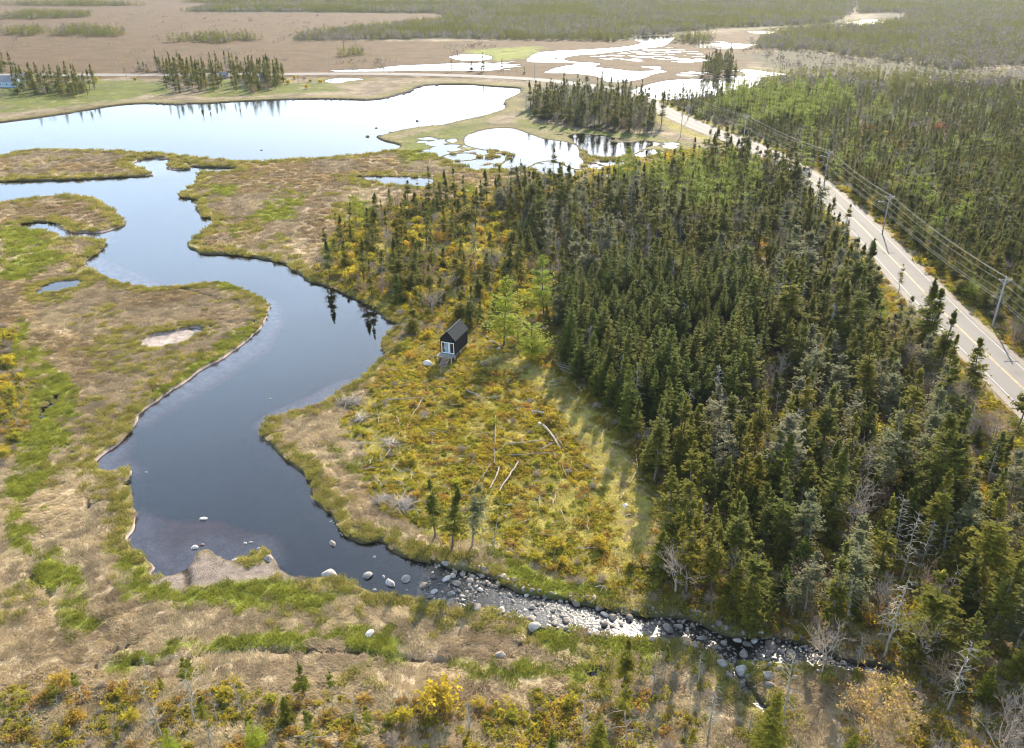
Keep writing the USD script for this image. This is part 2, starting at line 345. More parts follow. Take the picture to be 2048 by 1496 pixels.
PONDS = [
    [(68,584),(85,570),(113,562),(143,559),(164,560),(161,570),(137,578),(102,584),(74,587)],
    [(278,685),(297,669),(328,663),(386,651),(412,657),(393,666),(372,680),(342,688),(301,694)],
    [(72,838),(80,820),(95,800),(112,786),(118,790),(108,808),(92,824),(82,838)],
    [(929,273),(953,263),(988,256),(1022,256),(1042,261),(1066,270),(1090,277),(1124,282),(1152,290),(1158,301),(1165,318),(1172,328),(1152,338),(1107,321),(1073,325),(1049,337),(1022,340),(1000,337),(1005,328),(1022,314),(1023,308),(1005,302),(970,299),(933,290)],
    [(1136,272),(1148,267),(1176,268),(1213,272),(1232,277),(1222,283),(1261,284),(1288,281),(1326,287),(1295,294),(1275,304),(1244,313),(1193,314),(1174,307),(1160,294)],
    [(888,311),(919,306),(947,307),(957,313),(947,318),(919,321),(899,318)],
    [(704,352),(765,352),(817,353),(870,359),(864,371),(827,372),(765,366),(721,357)],
    [(893,280),(905,276),(916,280),(905,286)],
    [(660,140),(748,137),(782,132),(834,129),(885,127),(919,125),(953,126),(1039,128),(1022,133),(981,141),(919,142),(817,142),(680,143)],
    [(899,113),(926,108),(970,109),(984,117),(947,122),(912,119)],
    [(1052,120),(1080,104),(1158,99),(1193,97),(1254,92),(1281,85),(1268,80),(1271,73),(1312,71),(1350,72),(1343,82),(1326,92),(1288,97),(1193,108),(1158,110),(1131,116),(1141,122),(1199,126),(1192,133),(1240,138),(1261,141),(1295,141),(1308,138),(1281,133),(1319,132),(1322,139),(1334,143),(1305,149),(1292,155),(1254,164),(1215,163),(1190,152),(1141,147),(1088,145),(1124,132),(1155,127),(1110,125),(1062,124)],
    [(1255,185),(1288,171),(1329,161),(1380,157),(1440,158),(1488,152),(1481,140),(1502,138),(1536,143),(1570,147),(1567,150),(1526,154),(1515,171),(1478,184),(1450,188),(1348,200),(1290,196)],
    [(1498,61),(1553,63),(1550,68),(1505,66)],
    [(1704,49),(1710,42),(1751,38),(1756,43),(1738,51)],
    [(649,161),(670,156),(700,155),(728,158),(690,163),(683,166),(663,166)],
    [(1170,1342),(1190,1332),(1218,1330),(1205,1345),(1180,1352)],
]
ROAD_C = [(2290,1040),(2180,915),(2048,784),(2004,739),(1936,681),(1833,572),(1789,528),(1735,468),(1690,425),(1625,364),(1560,322),(1480,285),(1420,265),(1380,247),(1345,232),(1310,214),(1285,200),(1250,187),(1180,173),(1080,161),(1000,156),(900,152),(760,149),(640,149),(500,150),(340,151),(160,151),(0,151),(-400,150)]
CLEARING = [(800,690),(850,660),(920,655),(990,690),(1060,710),(1120,740),(1190,800),(1255,880),(1300,990),(1310,1080),(1305,1180),(1220,1190),(1120,1150),(1040,1100),(960,1085),(860,1070),(770,1020),(740,960),(720,890),(690,850),(730,790),(770,730)]

step_of = lambda y: max(0.35, y / 380.0)
def outline(px, jit=0.12):
    P = spline(poly(px), step_of)
    s = np.maximum(1.0, P[:, 1] / 130.0)
    P[:, 0] += s * (fbm2(P[:, 0], P[:, 1], 1.6, 3) - 0.5) * jit * 5
    P[:, 1] += s * (fbm2(P[:, 0], P[:, 1], 1.6, 4) - 0.5) * jit * 5
    g = sg.Polygon(P).buffer(0)
    return max(g.geoms, key=lambda q: q.area) if g.geom_type == "MultiPolygon" else g

lagoon_g, river_g, stream_g = outline(LAGOON), outline(RIVER), outline(STREAM)
islet_g = outline(ISLET, 0.05)
river_g = river_g.difference(islet_g)
ponds_g = [outline(p) for p in PONDS]
# small salt pans: scattered where the photograph shows speckled water
def pans(px, n, size, seed, flat=0.6):
    r = np.random.default_rng(seed)
    zone = sg.Polygon(poly(px)); x0, y0, x1, y1 = zone.bounds
    out = []
    while len(out) < n:
        c = np.array([r.uniform(x0, x1), r.uniform(y0, y1)])
        if not zone.contains(sg.Point(c)):
            continue
        k = r.uniform(*size) * r.uniform(0.5, 1)
        a = np.linspace(0, 2 * np.pi, 15)[:-1]
        rad = k * (0.6 + 0.8 * r.random(14)); rad = (rad + np.roll(rad, 1)) / 2
        P = np.stack([c[0] + rad * np.cos(a) * 1.5, c[1] + rad * np.sin(a) * flat * 1.3], 1)
        out.append(sg.Polygon(spline(P, lambda y: max(0.3, k / 3))).buffer(0))
    return out
pan_g = pans([(840,275),(930,285),(1010,305),(1000,340),(960,345),(880,330),(850,305)], 40, (1.3, 4.2), 1, 1.1)
pan_g += pans([(1080,318),(1180,325),(1340,285),(1350,295),(1220,335),(1120,350),(1040,345)], 44, (1.2, 4.0), 2, 1.1)
pan_g += pans([(1190,112),(1260,103),(1340,95),(1400,105),(1420,120),(1380,125),(1280,122),(1200,118)], 75, (1.8, 6.0), 3)
pan_g += pans([(1405,92),(1440,82),(1482,88),(1475,97),(1420,98)], 26, (3.0, 9.0), 4)
pan_g += pans([(1380,142),(1480,140),(1540,143),(1500,152),(1420,158),(1360,150)], 30, (1.5, 5.0), 5)
pan_g += pans([(880,125),(1040,122),(1030,138),(900,140)], 26, (1.5, 5.0), 6)
pan_g += pans([(1100,265),(1240,272),(1260,285),(1130,280)], 14, (0.6, 1.8), 7)
pan_g += pans([(660,400),(760,420),(770,460),(690,440)], 9, (0.5, 1.2), 8)
pan_g += pans([(60,590),(130,590),(120,600),(60,600)], 3, (0.3, 0.8), 9)
pan_g += pans([(1480,60),(1600,60),(1760,45),(1740,38),(1640,52)], 18, (4, 14), 10)
pan_u = shapely.union_all([p for p in pan_g])
big_water = shapely.union_all([lagoon_g, river_g, stream_g] + ponds_g)
pan_u = pan_u.difference(big_water.buffer(0.6))
pan_list = [g for g in (pan_u.geoms if hasattr(pan_u, "geoms") else [pan_u]) if g.area > 0.3]
water_g = shapely.union_all([big_water] + pan_list)
road_pts = spline(poly(ROAD_C), lambda y: max(1.5, y / 150), closed=False)
road_line = sg.LineString(road_pts)
road_g = road_line.buffer(5.2)
water_g = water_g.difference(road_g)
shapely.prepare(water_g)
clearing_g = sg.Polygon(poly(CLEARING)); shapely.prepare(clearing_g)

DITCHES = [[(410,656),(427,650),(461,645),(500,641),(525,647)], [(1069,1262),(1055,1275),(1035,1295),(1025,1310)], [(372,1140),(376,1165),(364,1185),(350,1205)],
           [(180,1350),(230,1300),(270,1285)],[(175,1020),(180,1000),(190,985)],[(386,483),(420,478),(455,480)],[(360,575),(420,590),(440,600)],
           [(260,1320),(300,1330),(360,1318),(470,1305),(560,1302),(700,1303),(800,1315),(900,1325)],[(398,400),(430,398),(460,405)],[(704,312),(735,318),(750,326)],[(55,1140),(80,1175),(100,1190)]]
ditch_l = [sg.LineString(spline(poly(d), lambda y: 0.6, closed=False)) for d in DITCHES]

# ------------------------------------------------------------------ what grows where
ZONES = {  # name: list of outlines
    "green": [[(0,452),(60,452),(110,482),(130,520),(60,560),(0,560)], [(30,640),(70,690),(110,740),(160,770),(120,830),(150,870),(95,930),(58,1000),(20,1000),(40,900),(60,800),(20,700)],
        [(10,1015),(60,1020),(85,1085),(60,1112),(15,1070)], [(90,1095),(150,1120),(172,1180),(205,1235),(150,1265),(110,1200),(55,1160)],
        [(165,1345),(250,1312),(340,1292),(480,1272),(600,1264),(720,1257),(705,1285),(560,1298),(420,1303),(300,1325),(200,1375)],
        [(240,1105),(290,1130),(300,1162),(380,1182),(480,1157),(530,1152),(600,1172),(700,1180),(660,1208),(520,1225),(380,1212),(262,1188),(228,1140)],
        [(985,1098),(1040,1108),(1120,1158),(1190,1178),(1232,1206),(1150,1196),(1050,1182),(990,1142)], [(1060,1250),(1160,1262),(1150,1305),(1090,1300)], [(1200,1272),(1320,1280),(1290,1332),(1215,1312)],
        [(410,372),(480,368),(470,390),(430,392)], [(500,430),(545,392),(600,400),(590,440),(520,447)], [(440,455),(480,460),(470,476)], [(520,372),(560,372),(545,380)],
        [(790,305),(820,268),(900,252),(985,238),(910,285),(850,318),(820,332)], [(1030,245),(1055,200),(1072,225),(1060,252)],
        [(0,178),(200,158),(330,165),(345,185),(200,206),(0,228)], [(420,158),(640,165),(690,183),(480,192),(400,196)], [(930,100),(1080,92),(1072,115),(1000,122),(940,112)],
        [(668,890),(700,898),(742,962),(722,972),(682,922)], [(730,385),(765,430),(745,462),(690,440)], [(925,368),(945,372),(945,398),(928,398)], [(1480,1325),(1560,1325),(1575,1350),(1500,1352)],
        [(400,560),(470,566),(520,596),(500,600),(440,580)], [(480,650),(520,655),(400,750),(300,815),(280,815),(370,745)], [(100,790),(150,800),(165,830),(130,850)],[(1050,245),(1200,262),(1330,272),(1330,282),(1150,268),(1040,256)],
        [(700,1240),(790,1250),(830,1310),(740,1325),(690,1290)],[(900,1320),(1100,1330),(1250,1345),(1180,1365),(960,1350)]],
    "brown": [[(140,590),(530,600),(500,690),(300,830),(190,930),(150,850)],[(180,560),(400,575),(520,600),(520,645),(400,640),(290,655),(190,625)], [(700,1222),(1050,1245),(1045,1340),(700,1310)], [(380,345),(600,330),(700,345),(640,480),(420,480)], [(0,385),(150,395),(230,430),(200,455),(20,440)],
        [(0,312),(200,302),(400,316),(480,330),(260,322),(240,345),(0,352)], [(380,1200),(700,1205),(700,1250),(420,1265)],[(560,320),(720,320),(900,345),(720,380),(600,370)]],
    "gold": [CLEARING, [(1100,730),(1180,800),(1250,900),(1290,1000),(1260,1000),(1180,880),(1090,770)], [(700,460),(1050,430),(1100,560),(1000,650),(800,640),(680,560)]],
    "mud": [[(278,686),(330,660),(400,655),(372,680),(340,690)], [(385,1120),(420,1098),(470,1122),(545,1110),(610,1160),(520,1158),(440,1175),(370,1180),(300,1162)]],
    "floor": [[(640,540),(700,430),(940,385),(1100,350),(1290,320),(1420,290),(1480,300),(1610,372),(1740,480),(1800,590),(1960,770),(2300,1100),(2300,1600),(1700,1600),(1690,1330),(1400,1225),(1310,1190),(1300,1000),(1250,870),(1130,760),(1000,700),(930,655),(800,640)],
        [(1290,200),(1480,185),(1600,150),(2048,165),(2600,220),(2600,1300),(2048,740),(1800,500),(1600,340)], [(1045,190),(1150,150),(1290,180),(1330,262),(1200,264),(1070,236)],
        [(0,1380),(300,1370),(700,1390),(1000,1400),(1400,1400),(1450,1600),(-300,1600),(-300,1300)], [(-300,640),(20,660),(50,760),(40,900),(-300,1000)],
        [(690,-60),(1720,-60),(1700,25),(1660,48),(1440,58),(1270,78),(1000,78),(590,80),(640,65),(900,40),(880,27),(370,25),(560,8)], [(1485,92),(1553,68),(1740,54),(1825,-60),(2500,-60),(2500,140),(2048,128),(1900,137),(1650,102)], [(1700,-60),(1830,-60),(1815,25),(1720,25)], [(1470,112),(1570,98),(1900,137),(2500,140),(2500,200),(2048,165),(1750,150),(1570,142)]],
    "bog": [[(-500,-58),(690,-60),(690,30),(900,40),(640,65),(590,82),(1000,82),(1270,79),(1500,60),(1700,45),(1820,30),(1800,50),(1560,75),(1490,140),(1420,175),(1290,200),(1250,165),(1040,158),(700,156),(-500,158)], [(690,15),(900,20),(900,45),(680,45)]],
}
zone_g = {k: [sg.Polygon(poly(p)).buffer(0) for p in v] for k, v in ZONES.items()}
COL = {"tan": (0.40, 0.305, 0.19), "brown": (0.22, 0.16, 0.095), "green": (0.175, 0.19, 0.026), "gold": (0.33, 0.28, 0.075), "mud": (0.225, 0.180, 0.142), "floor": (0.20, 0.165, 0.075), "bog": (0.108, 0.066, 0.026),
       "olive": (0.23, 0.20, 0.05), "peat": (0.035, 0.025, 0.018), "deep": (0.006, 0.009, 0.012), "silt": (0.48, 0.37, 0.33), "red": (0.30, 0.10, 0.06)}

def zone_weight(name, x, y):
    """0..1 how much of this cover grows at the points"""
    w = np.zeros(len(x))
    sc = np.maximum(1.0, y / 110.0)
    wx = x + (fbm2(x, y, 4.0, 11) - 0.5) * 5.0 * sc
    wy = y + (fbm2(x, y, 4.0, 12) - 0.5) * 5.0 * sc
    for g in zone_g[name]:
        x0, y0, x1, y1 = g.bounds
        m = (wx > x0 - 4) & (wx < x1 + 4) & (wy > y0 - 4) & (wy < y1 + 4)
        if not m.any():
            continue
        shapely.prepare(g)
        ins = shapely.contains_xy(g, wx[m], wy[m])
        d = shapely.distance(g.boundary, shapely.points(wx[m], wy[m]))
        sd = np.where(ins, d, -d) / sc[m]
        w[m] = np.maximum(w[m], sstep(-0.9, 0.9, sd))
    return w

def cover(x, y, dwater=None):
    """weights of each cover at the points, in the order tan, brown, olive, green, gold, floor, bog, mud"""
    W = {k: zone_weight(k, x, y) for k in ZONES}
    mott = fbm2(x, y, 7.0, 21)
    fine = fbm2(x, y, 1.7, 22)
    W["brown"] = np.maximum(W["brown"] * sstep(0.28, 0.5, mott * 0.6 + fine * 0.4), 0.85 * sstep(0.44, 0.57, mott * 0.6 + fine * 0.4))
    W["olive"] = 0.6 * sstep(0.57, 0.68, fbm2(x, y, 11.0, 23) * 0.7 + fine * 0.3)
    if dwater is not None:
        s = np.maximum(1.0, y / 130.0)
        W["olive"] = np.maximum(W["olive"], 0.85 * sstep(3.4, 0.8, dwater / s * (0.6 + 0.8 * mott)))
    W["green"] = W["green"] * sstep(0.30, 0.46, 0.55 * mott + 0.45 * fine)
    return W

def blend(W, x, y):
    c = np.tile(np.array(COL["tan"]), (len(x), 1))
    for k in ("brown", "olive", "bog", "floor", "gold", "green", "mud"):
        w = np.clip(W[k], 0, 1)[:, None]
        c = c * (1 - w) + np.array(COL[k]) * w
    return c

# ------------------------------------------------------------------ ground
def grid(y0, y1, s, slope=0.72, pad=30):
    ys = np.arange(y0, y1, s); out = []
    for yy in ys:
        half = slope * yy + pad
        xs = np.arange(-half, half, s)
        out.append(np.stack([xs, np.full(len(xs), yy)], 1))
    g = np.vstack(out)
    return g + rng.uniform(-0.32, 0.32, g.shape) * s
pts = [grid(36, 165, 0.46), grid(165, 320, 0.95), grid(320, 700, 2.6), grid(700, 1500, 7.5, pad=80)]
far = []
for yy in np.arange(-5000, 5001, 250.0):
    for xx in np.arange(-5000, 5001, 250.0):
        far.append((xx, yy))
far = np.array(far, float)
def outside_wedge(p):
    return (p[:, 1] < 20) | (p[:, 1] > 1550) | (np.abs(p[:, 0]) > 0.72 * p[:, 1] + 120)
pts.append(far[outside_wedge(far)])
side = []
for yy in np.arange(-60, 1600, 25.0):
    half = 0.72 * max(yy, 36) + 40
    for k in range(1, 8):
        side += [(half + 22 * k * (1 + yy / 500), yy), (-half - 22 * k * (1 + yy / 500), yy)]
side += [(xx, yy) for xx in np.arange(-60, 61, 8.0) for yy in np.arange(-60, 33, 8.0)]
pts.append(np.array(side, float))
pts = np.vstack(pts)
ring, inner = [], []
def rings(g):
    for q in (g.geoms if hasattr(g, "geoms") else [g]):
        for r in [q.exterior, *q.interiors]:
            yield np.array(r.coords)[:-1]
def densify(P):
    out = []
    for a, b in zip(P, np.roll(P, -1, 0)):
        m = max(1, int(np.linalg.norm(b - a) / (1.4 * step_of(a[1]))))
        out.append(a + (b - a) * (np.arange(m) / m)[:, None])
    return np.vstack(out)
for P in rings(water_g):
    ring.append(densify(P))
inner_g = []
for q in (water_g.geoms if hasattr(water_g, "geoms") else [water_g]):
    yc = q.centroid.y
    s = q.buffer(-min(0.32 * max(1, yc / 200), 0.9), join_style="mitre")
    if not s.is_empty:
        inner_g.append(s)
        for P in rings(s):
            inner.append(densify(P))
ring, inner = np.vstack(ring), np.vstack(inner)
tree_r = cKDTree(np.vstack([ring, inner]))
d, _ = tree_r.query(pts, k=1)
pts = pts[d > 0.30 * np.maximum(1, np.clip(pts[:, 1], 0, 1500) / 200)]
allp = np.vstack([pts, ring, inner])
is_ring = np.zeros(len(allp), bool); is_ring[len(pts):len(pts) + len(ring)] = True
is_inner = np.zeros(len(allp), bool); is_inner[len(pts) + len(ring):] = True
tri = Delaunay(allp).simplices
X, Y = allp[:, 0], allp[:, 1]
dwat, _ = cKDTree(ring).query(allp, k=1)
inw = shapely.contains_xy(water_g, X, Y) & ~is_ring
inw |= is_inner
def land_z(x, y, dw):
    a = np.clip(dw / 2.0, 0, 1)
    z = a * ((fbm2(x, y, 9.0, 31) - 0.5) * 0.5 + (fbm2(x, y, 1.6, 32, 3) - 0.5) * 0.34)
    for L in ditch_l:
        x0, y0, x1, y1 = L.bounds
        m = (x > x0 - 2) & (x < x1 + 2) & (y > y0 - 2) & (y < y1 + 2)
        if m.any():
            dd = shapely.distance(L, shapely.points(x[m], y[m]))
            z[m] -= 0.40 * np.exp(-(dd / 0.30) ** 2)
    # raised road bank and gentle rise under the old forest
    near = np.abs(y) < 1500
    rd = np.full(len(x), 99.0)
    m = near & (y > 0)
    rd[m] = shapely.distance(road_line, shapely.points(x[m], y[m]))
    z = z * sstep(5.0, 9.0, rd) + 0.35 * (1 - sstep(5.0, 9.0, rd))
    return z, rd
Z, rd = land_z(X, Y, dwat)
depth = 0.62 + 0.9 * sstep(0.5, 5.0, dwat / np.maximum(1, Y / 250))
SHALLOW = [([(528,600),(545,640),(520,690),(430,750),(340,800),(280,830),(262,825),(370,752),(440,708),(500,660)], 1.0), ([(167,528),(200,515),(260,540),(320,570),(250,572),(190,550)], 0.9), ([(262,1040),(420,1040),(520,1075),(520,1110),(460,1125),(380,1140),(300,1160),(262,1100)], 0.8),
           ([(270,320),(340,315),(350,345),(290,345)], 0.9), ([(120,450),(210,458),(205,478),(120,476)], 1.0), ([(186,900),(225,885),(240,936),(200,940)], 0.7), ([(690,775),(560,828),(545,838),(555,820),(680,760)], 0.9), ([(278,686),(330,660),(375,652),(372,680),(340,690)], 1.0)]
shal = np.zeros(len(X))
for P, k in SHALLOW:
    g = sg.Polygon(poly(P)); dd = shapely.distance(g, shapely.points(X, Y))
    shal = np.maximum(shal, k * sstep(4.0, 0.0, dd))
in_stream = shapely.distance(stream_g, shapely.points(X, Y)) < 0.5
depth = depth * (1 - shal) + (0.50 + 0.12 * sstep(0.3, 5.0, dwat)) * shal
depth = np.where(shapely.distance(ponds_g[15], shapely.points(X, Y)) < 0.3, 0.5, depth)
depth[in_stream] = 0.55 + 0.25 * fbm2(X, Y, 1.2, 33)[in_stream]
Z = np.where(is_ring, 0.0, np.where(inw, -depth, Z))
Z[np.abs(X) + np.abs(Y) > 4000] = 0
pool_u = shapely.union_all(pan_list + [ponds_g[0]] + [ponds_g[i] for i in range(3, len(ponds_g))])
nearpool = shapely.distance(pool_u, shapely.points(X, Y)) < 0.3
Z = np.where(nearpool & inw & ~is_ring, np.maximum(Z, -0.34), Z)
W = cover(X, Y, dwat)
MUDP = sg.Polygon(poly([(278,685),(297,669),(328,663),(372,655),(385,660),(368,680),(342,688),(301,694)]))
mp = sstep(1.2, 0.0, shapely.distance(MUDP, shapely.points(X, Y))) * inw * ~is_ring
Z = np.where(mp > 0, Z * (1 - mp) + mp * (-0.405 + 0.05 * (fbm2(X, Y, 3.0, 77) - 0.45)), Z)
tint = blend(W, X, Y)
# beyond the built tussocks, shade between grass blades is painted into the tint
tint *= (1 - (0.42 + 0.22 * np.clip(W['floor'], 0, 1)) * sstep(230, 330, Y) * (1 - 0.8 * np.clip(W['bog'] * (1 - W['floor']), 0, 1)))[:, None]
# bare soil: banks, beds, ditch sides, gravel at the road
tint = tint * (1 - mp[:, None]) + np.array((0.36, 0.295, 0.25)) * mp[:, None]
bed = np.clip((depth - 0.58) / 0.45, 0, 1)[:, None]
silt, red, deep = (np.array(COL[k]) for k in ("silt", "red", "deep"))
bedc = np.where(bed < 0.5, silt * (1 - bed * 2) + red * bed * 2, red * (2 - 2 * bed) + deep * (2 * bed - 1))
plainbed = np.array((0.035, 0.028, 0.024)) * (1 - bed) + deep * bed
sh3 = np.clip(shal * 1.6, 0, 1)[:, None]
bedc = bedc * sh3 + plainbed * (1 - sh3)
tint = np.where((inw & (mp < 0.3))[:, None], bedc, tint)
tint[is_ring] = tint[is_ring] * 0.4 + np.array(COL["peat"]) * 0.6
tint[is_inner & (shal < 0.2)] = np.array(COL["peat"])
for L in ditch_l:
    dd = shapely.distance(L, shapely.points(X, Y))
    w = np.exp(-(dd / 0.34) ** 2)[:, None]
    tint = tint * (1 - 0.85 * w) + np.array(COL["peat"]) * 0.85 * w
w = (sstep(6.2, 5.0, rd) * 0.9)[:, None]
tint = tint * (1 - w) + np.array((0.24, 0.195, 0.14)) * w
w = (sstep(13.0, 9.0, rd) * sstep(4.8, 6.2, rd) * 0.85 * (Y < 420))[:, None]
tint = tint * (1 - w) + (np.array((0.24, 0.20, 0.035)) + 0.06 * (fbm2(X, Y, 2.0, 40) - 0.5)[:, None]) * w
tint = np.clip(tint, 0.004, 0.9)
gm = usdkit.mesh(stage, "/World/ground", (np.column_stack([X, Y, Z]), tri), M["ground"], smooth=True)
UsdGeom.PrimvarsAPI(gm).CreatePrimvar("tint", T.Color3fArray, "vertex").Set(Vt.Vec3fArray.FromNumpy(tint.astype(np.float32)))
setdata(gm.GetPrim(), kind="structure")

gt = cKDTree(allp)
def ground_z(x, y):
    d, i = gt.query(np.stack([np.atleast_1d(x), np.atleast_1d(y)], 1), k=3)
    w = 1 / (d + 1e-3)
    return (Z[i] * w).sum(1) / w.sum(1)

# ------------------------------------------------------------------ water
WATER_Z = -0.42
def flat_mesh(g, z):
    vs, fs, n = [], [], 0
    for q in (g.geoms if hasattr(g, "geoms") else [g]):
        v, f = trimesh.creation.triangulate_polygon(q, engine="earcut")
        vs.append(np.column_stack([v, np.full(len(v), z)])); fs.append(f + n); n += len(v)
    v, f = np.vstack(vs), np.vstack(fs)
    nz = np.cross(v[f[:, 1]] - v[f[:, 0]], v[f[:, 2]] - v[f[:, 0]])[:, 2]
    f[nz < 0] = f[nz < 0][:, ::-1]
    return v, f
def wet(g):
    return g.buffer(0.5).simplify(0.05)
single("lagoon", flat_mesh(wet(lagoon_g), WATER_Z), M["lagoon_water"], kind="structure")
single("river", flat_mesh(wet(river_g).difference(wet(stream_g)), WATER_Z), M["river_water"], kind="structure")
single("stream", flat_mesh(wet(stream_g), WATER_Z), M["stream_water"], kind="structure")
for i, g in enumerate(ponds_g):
    single("pond", flat_mesh(wet(g.difference(road_g)) if i in (1, 2) else g.difference(road_g).buffer(0.05), WATER_Z if i in (1, 2) else -0.10), M["lagoon_water"] if i not in (1,) else M["river_water"], kind="structure")
small = shapely.union_all(pan_list).difference(road_g)
sm = single("marsh_pools", flat_mesh(small.buffer(0.03), -0.08), M["lagoon_water"], kind="stuff", label="many small shallow pools dotting the marsh grass", category="pools")

# ------------------------------------------------------------------ road
def strip(line_pts, off0, off1, z):
    t = np.gradient(line_pts, axis=0); t /= np.linalg.norm(t, axis=1, keepdims=True)
    n = np.stack([-t[:, 1], t[:, 0]], 1)
    a, b = line_pts + n * off0, line_pts + n * off1
    v = np.vstack([np.column_stack([a, np.full(len(a), z)]), np.column_stack([b, np.full(len(b), z)])])
    k = len(a); i = np.arange(k - 1)
    f = np.vstack([np.stack([i, i + 1, i + k + 1], 1), np.stack([i, i + k + 1, i + k], 1)])
    if np.cross(v[f[0, 1]] - v[f[0, 0]], v[f[0, 2]] - v[f[0, 0]])[2] < 0:
        f = f[:, ::-1]
    return v, f
rp = spline(poly(ROAD_C), lambda y: 2.0, closed=False)
k = np.ones(15) / 15
rp = np.stack([np.convolve(np.pad(rp[:, i], 7, mode="edge"), k, "valid") for i in (0, 1)], 1)
road = UsdGeom.Xform.Define(stage, "/World/road"); setdata(road.GetPrim(), kind="structure")
part(road, "shoulder", strip(rp, -4.9, 4.9, 0.40), M["gravel"])
part(road, "surface", strip(rp, -3.75, 3.75, 0.42), M["asphalt"])
part(road, "edge_line", strip(rp, -3.40, -3.29, 0.424), M["white_line"])
part(road, "edge_line", strip(rp, 3.29, 3.40, 0.424), M["white_line"])
part(road, "centre_line", strip(rp, -0.16, -0.05, 0.424), M["yellow_line"])
part(road, "centre_line", strip(rp, 0.05, 0.16, 0.424), M["yellow_line"])

exec_after = []
del exec_after
# ------------------------------------------------------------------ plants: one of each kind, copied below
kinds = stage.CreateClassPrim("/World/plant_kinds")
KIND = {}
def kind_class(name, parts):
    """parts: (name, mesh, material); one class prim that copies refer to"""
    p = stage.CreateClassPrim("/World/plant_kinds/" + name)
    xf = "/World/plant_kinds/" + name
    c = {}
    for pn, mesh, m in parts:
        n = c.get(pn, 0); c[pn] = n + 1
        usdkit.mesh(stage, f"{xf}/{pn}" + (f"_{n:03d}" if n else ""), mesh, m)
    KIND[name] = [(pn, mesh, m) for pn, mesh, m in parts]
    return xf

def sprays(r, base, az, el, L, droop, ts, size, width, up=0.0, lift=0.25):
    """flat needle sprays on both sides of branches: arrays over branches"""
    n, m = len(L), len(ts)
    hx, hy = np.cos(az), np.sin(az)
    t = np.asarray(ts)[None, :] * (1 + 0.12 * r.standard_normal((n, m)))
    l = L[:, None]
    P = np.stack([base[:, 0:1] + hx[:, None] * l * t * np.cos(el)[:, None], base[:, 1:2] + hy[:, None] * l * t * np.cos(el)[:, None],
                  base[:, 2:3] + l * t * np.sin(el)[:, None] - droop[:, None] * l * t * t + up * l * t**4], -1)
    out = []
    for s in (-1, 1):
        a = az[:, None] + s * (0.75 + 0.45 * r.random((n, m)))
        sz = size * (0.7 + 0.6 * r.random((n, m))) * np.minimum(1.0, 0.30 + 0.46 * l) * (1.15 - 0.55 * np.asarray(ts)[None, :])
        dz = (r.random((n, m)) - 0.62) * lift * 2
        D = np.stack([np.cos(a), np.sin(a), dz], -1)
        tip = P + D * sz[..., None]
        wv = np.stack([-np.sin(a), np.cos(a), (r.random((n, m)) - 0.5) * 0.9], -1) * (width * (0.6 + 0.8 * r.random((n, m))))[..., None]
        mid = P + D * sz[..., None] * 0.35
        out.append(np.stack([P, mid + wv, tip], 2).reshape(-1, 3, 3))
        out.append(np.stack([P, tip, mid - wv], 2).reshape(-1, 3, 3))
    return np.vstack(out)

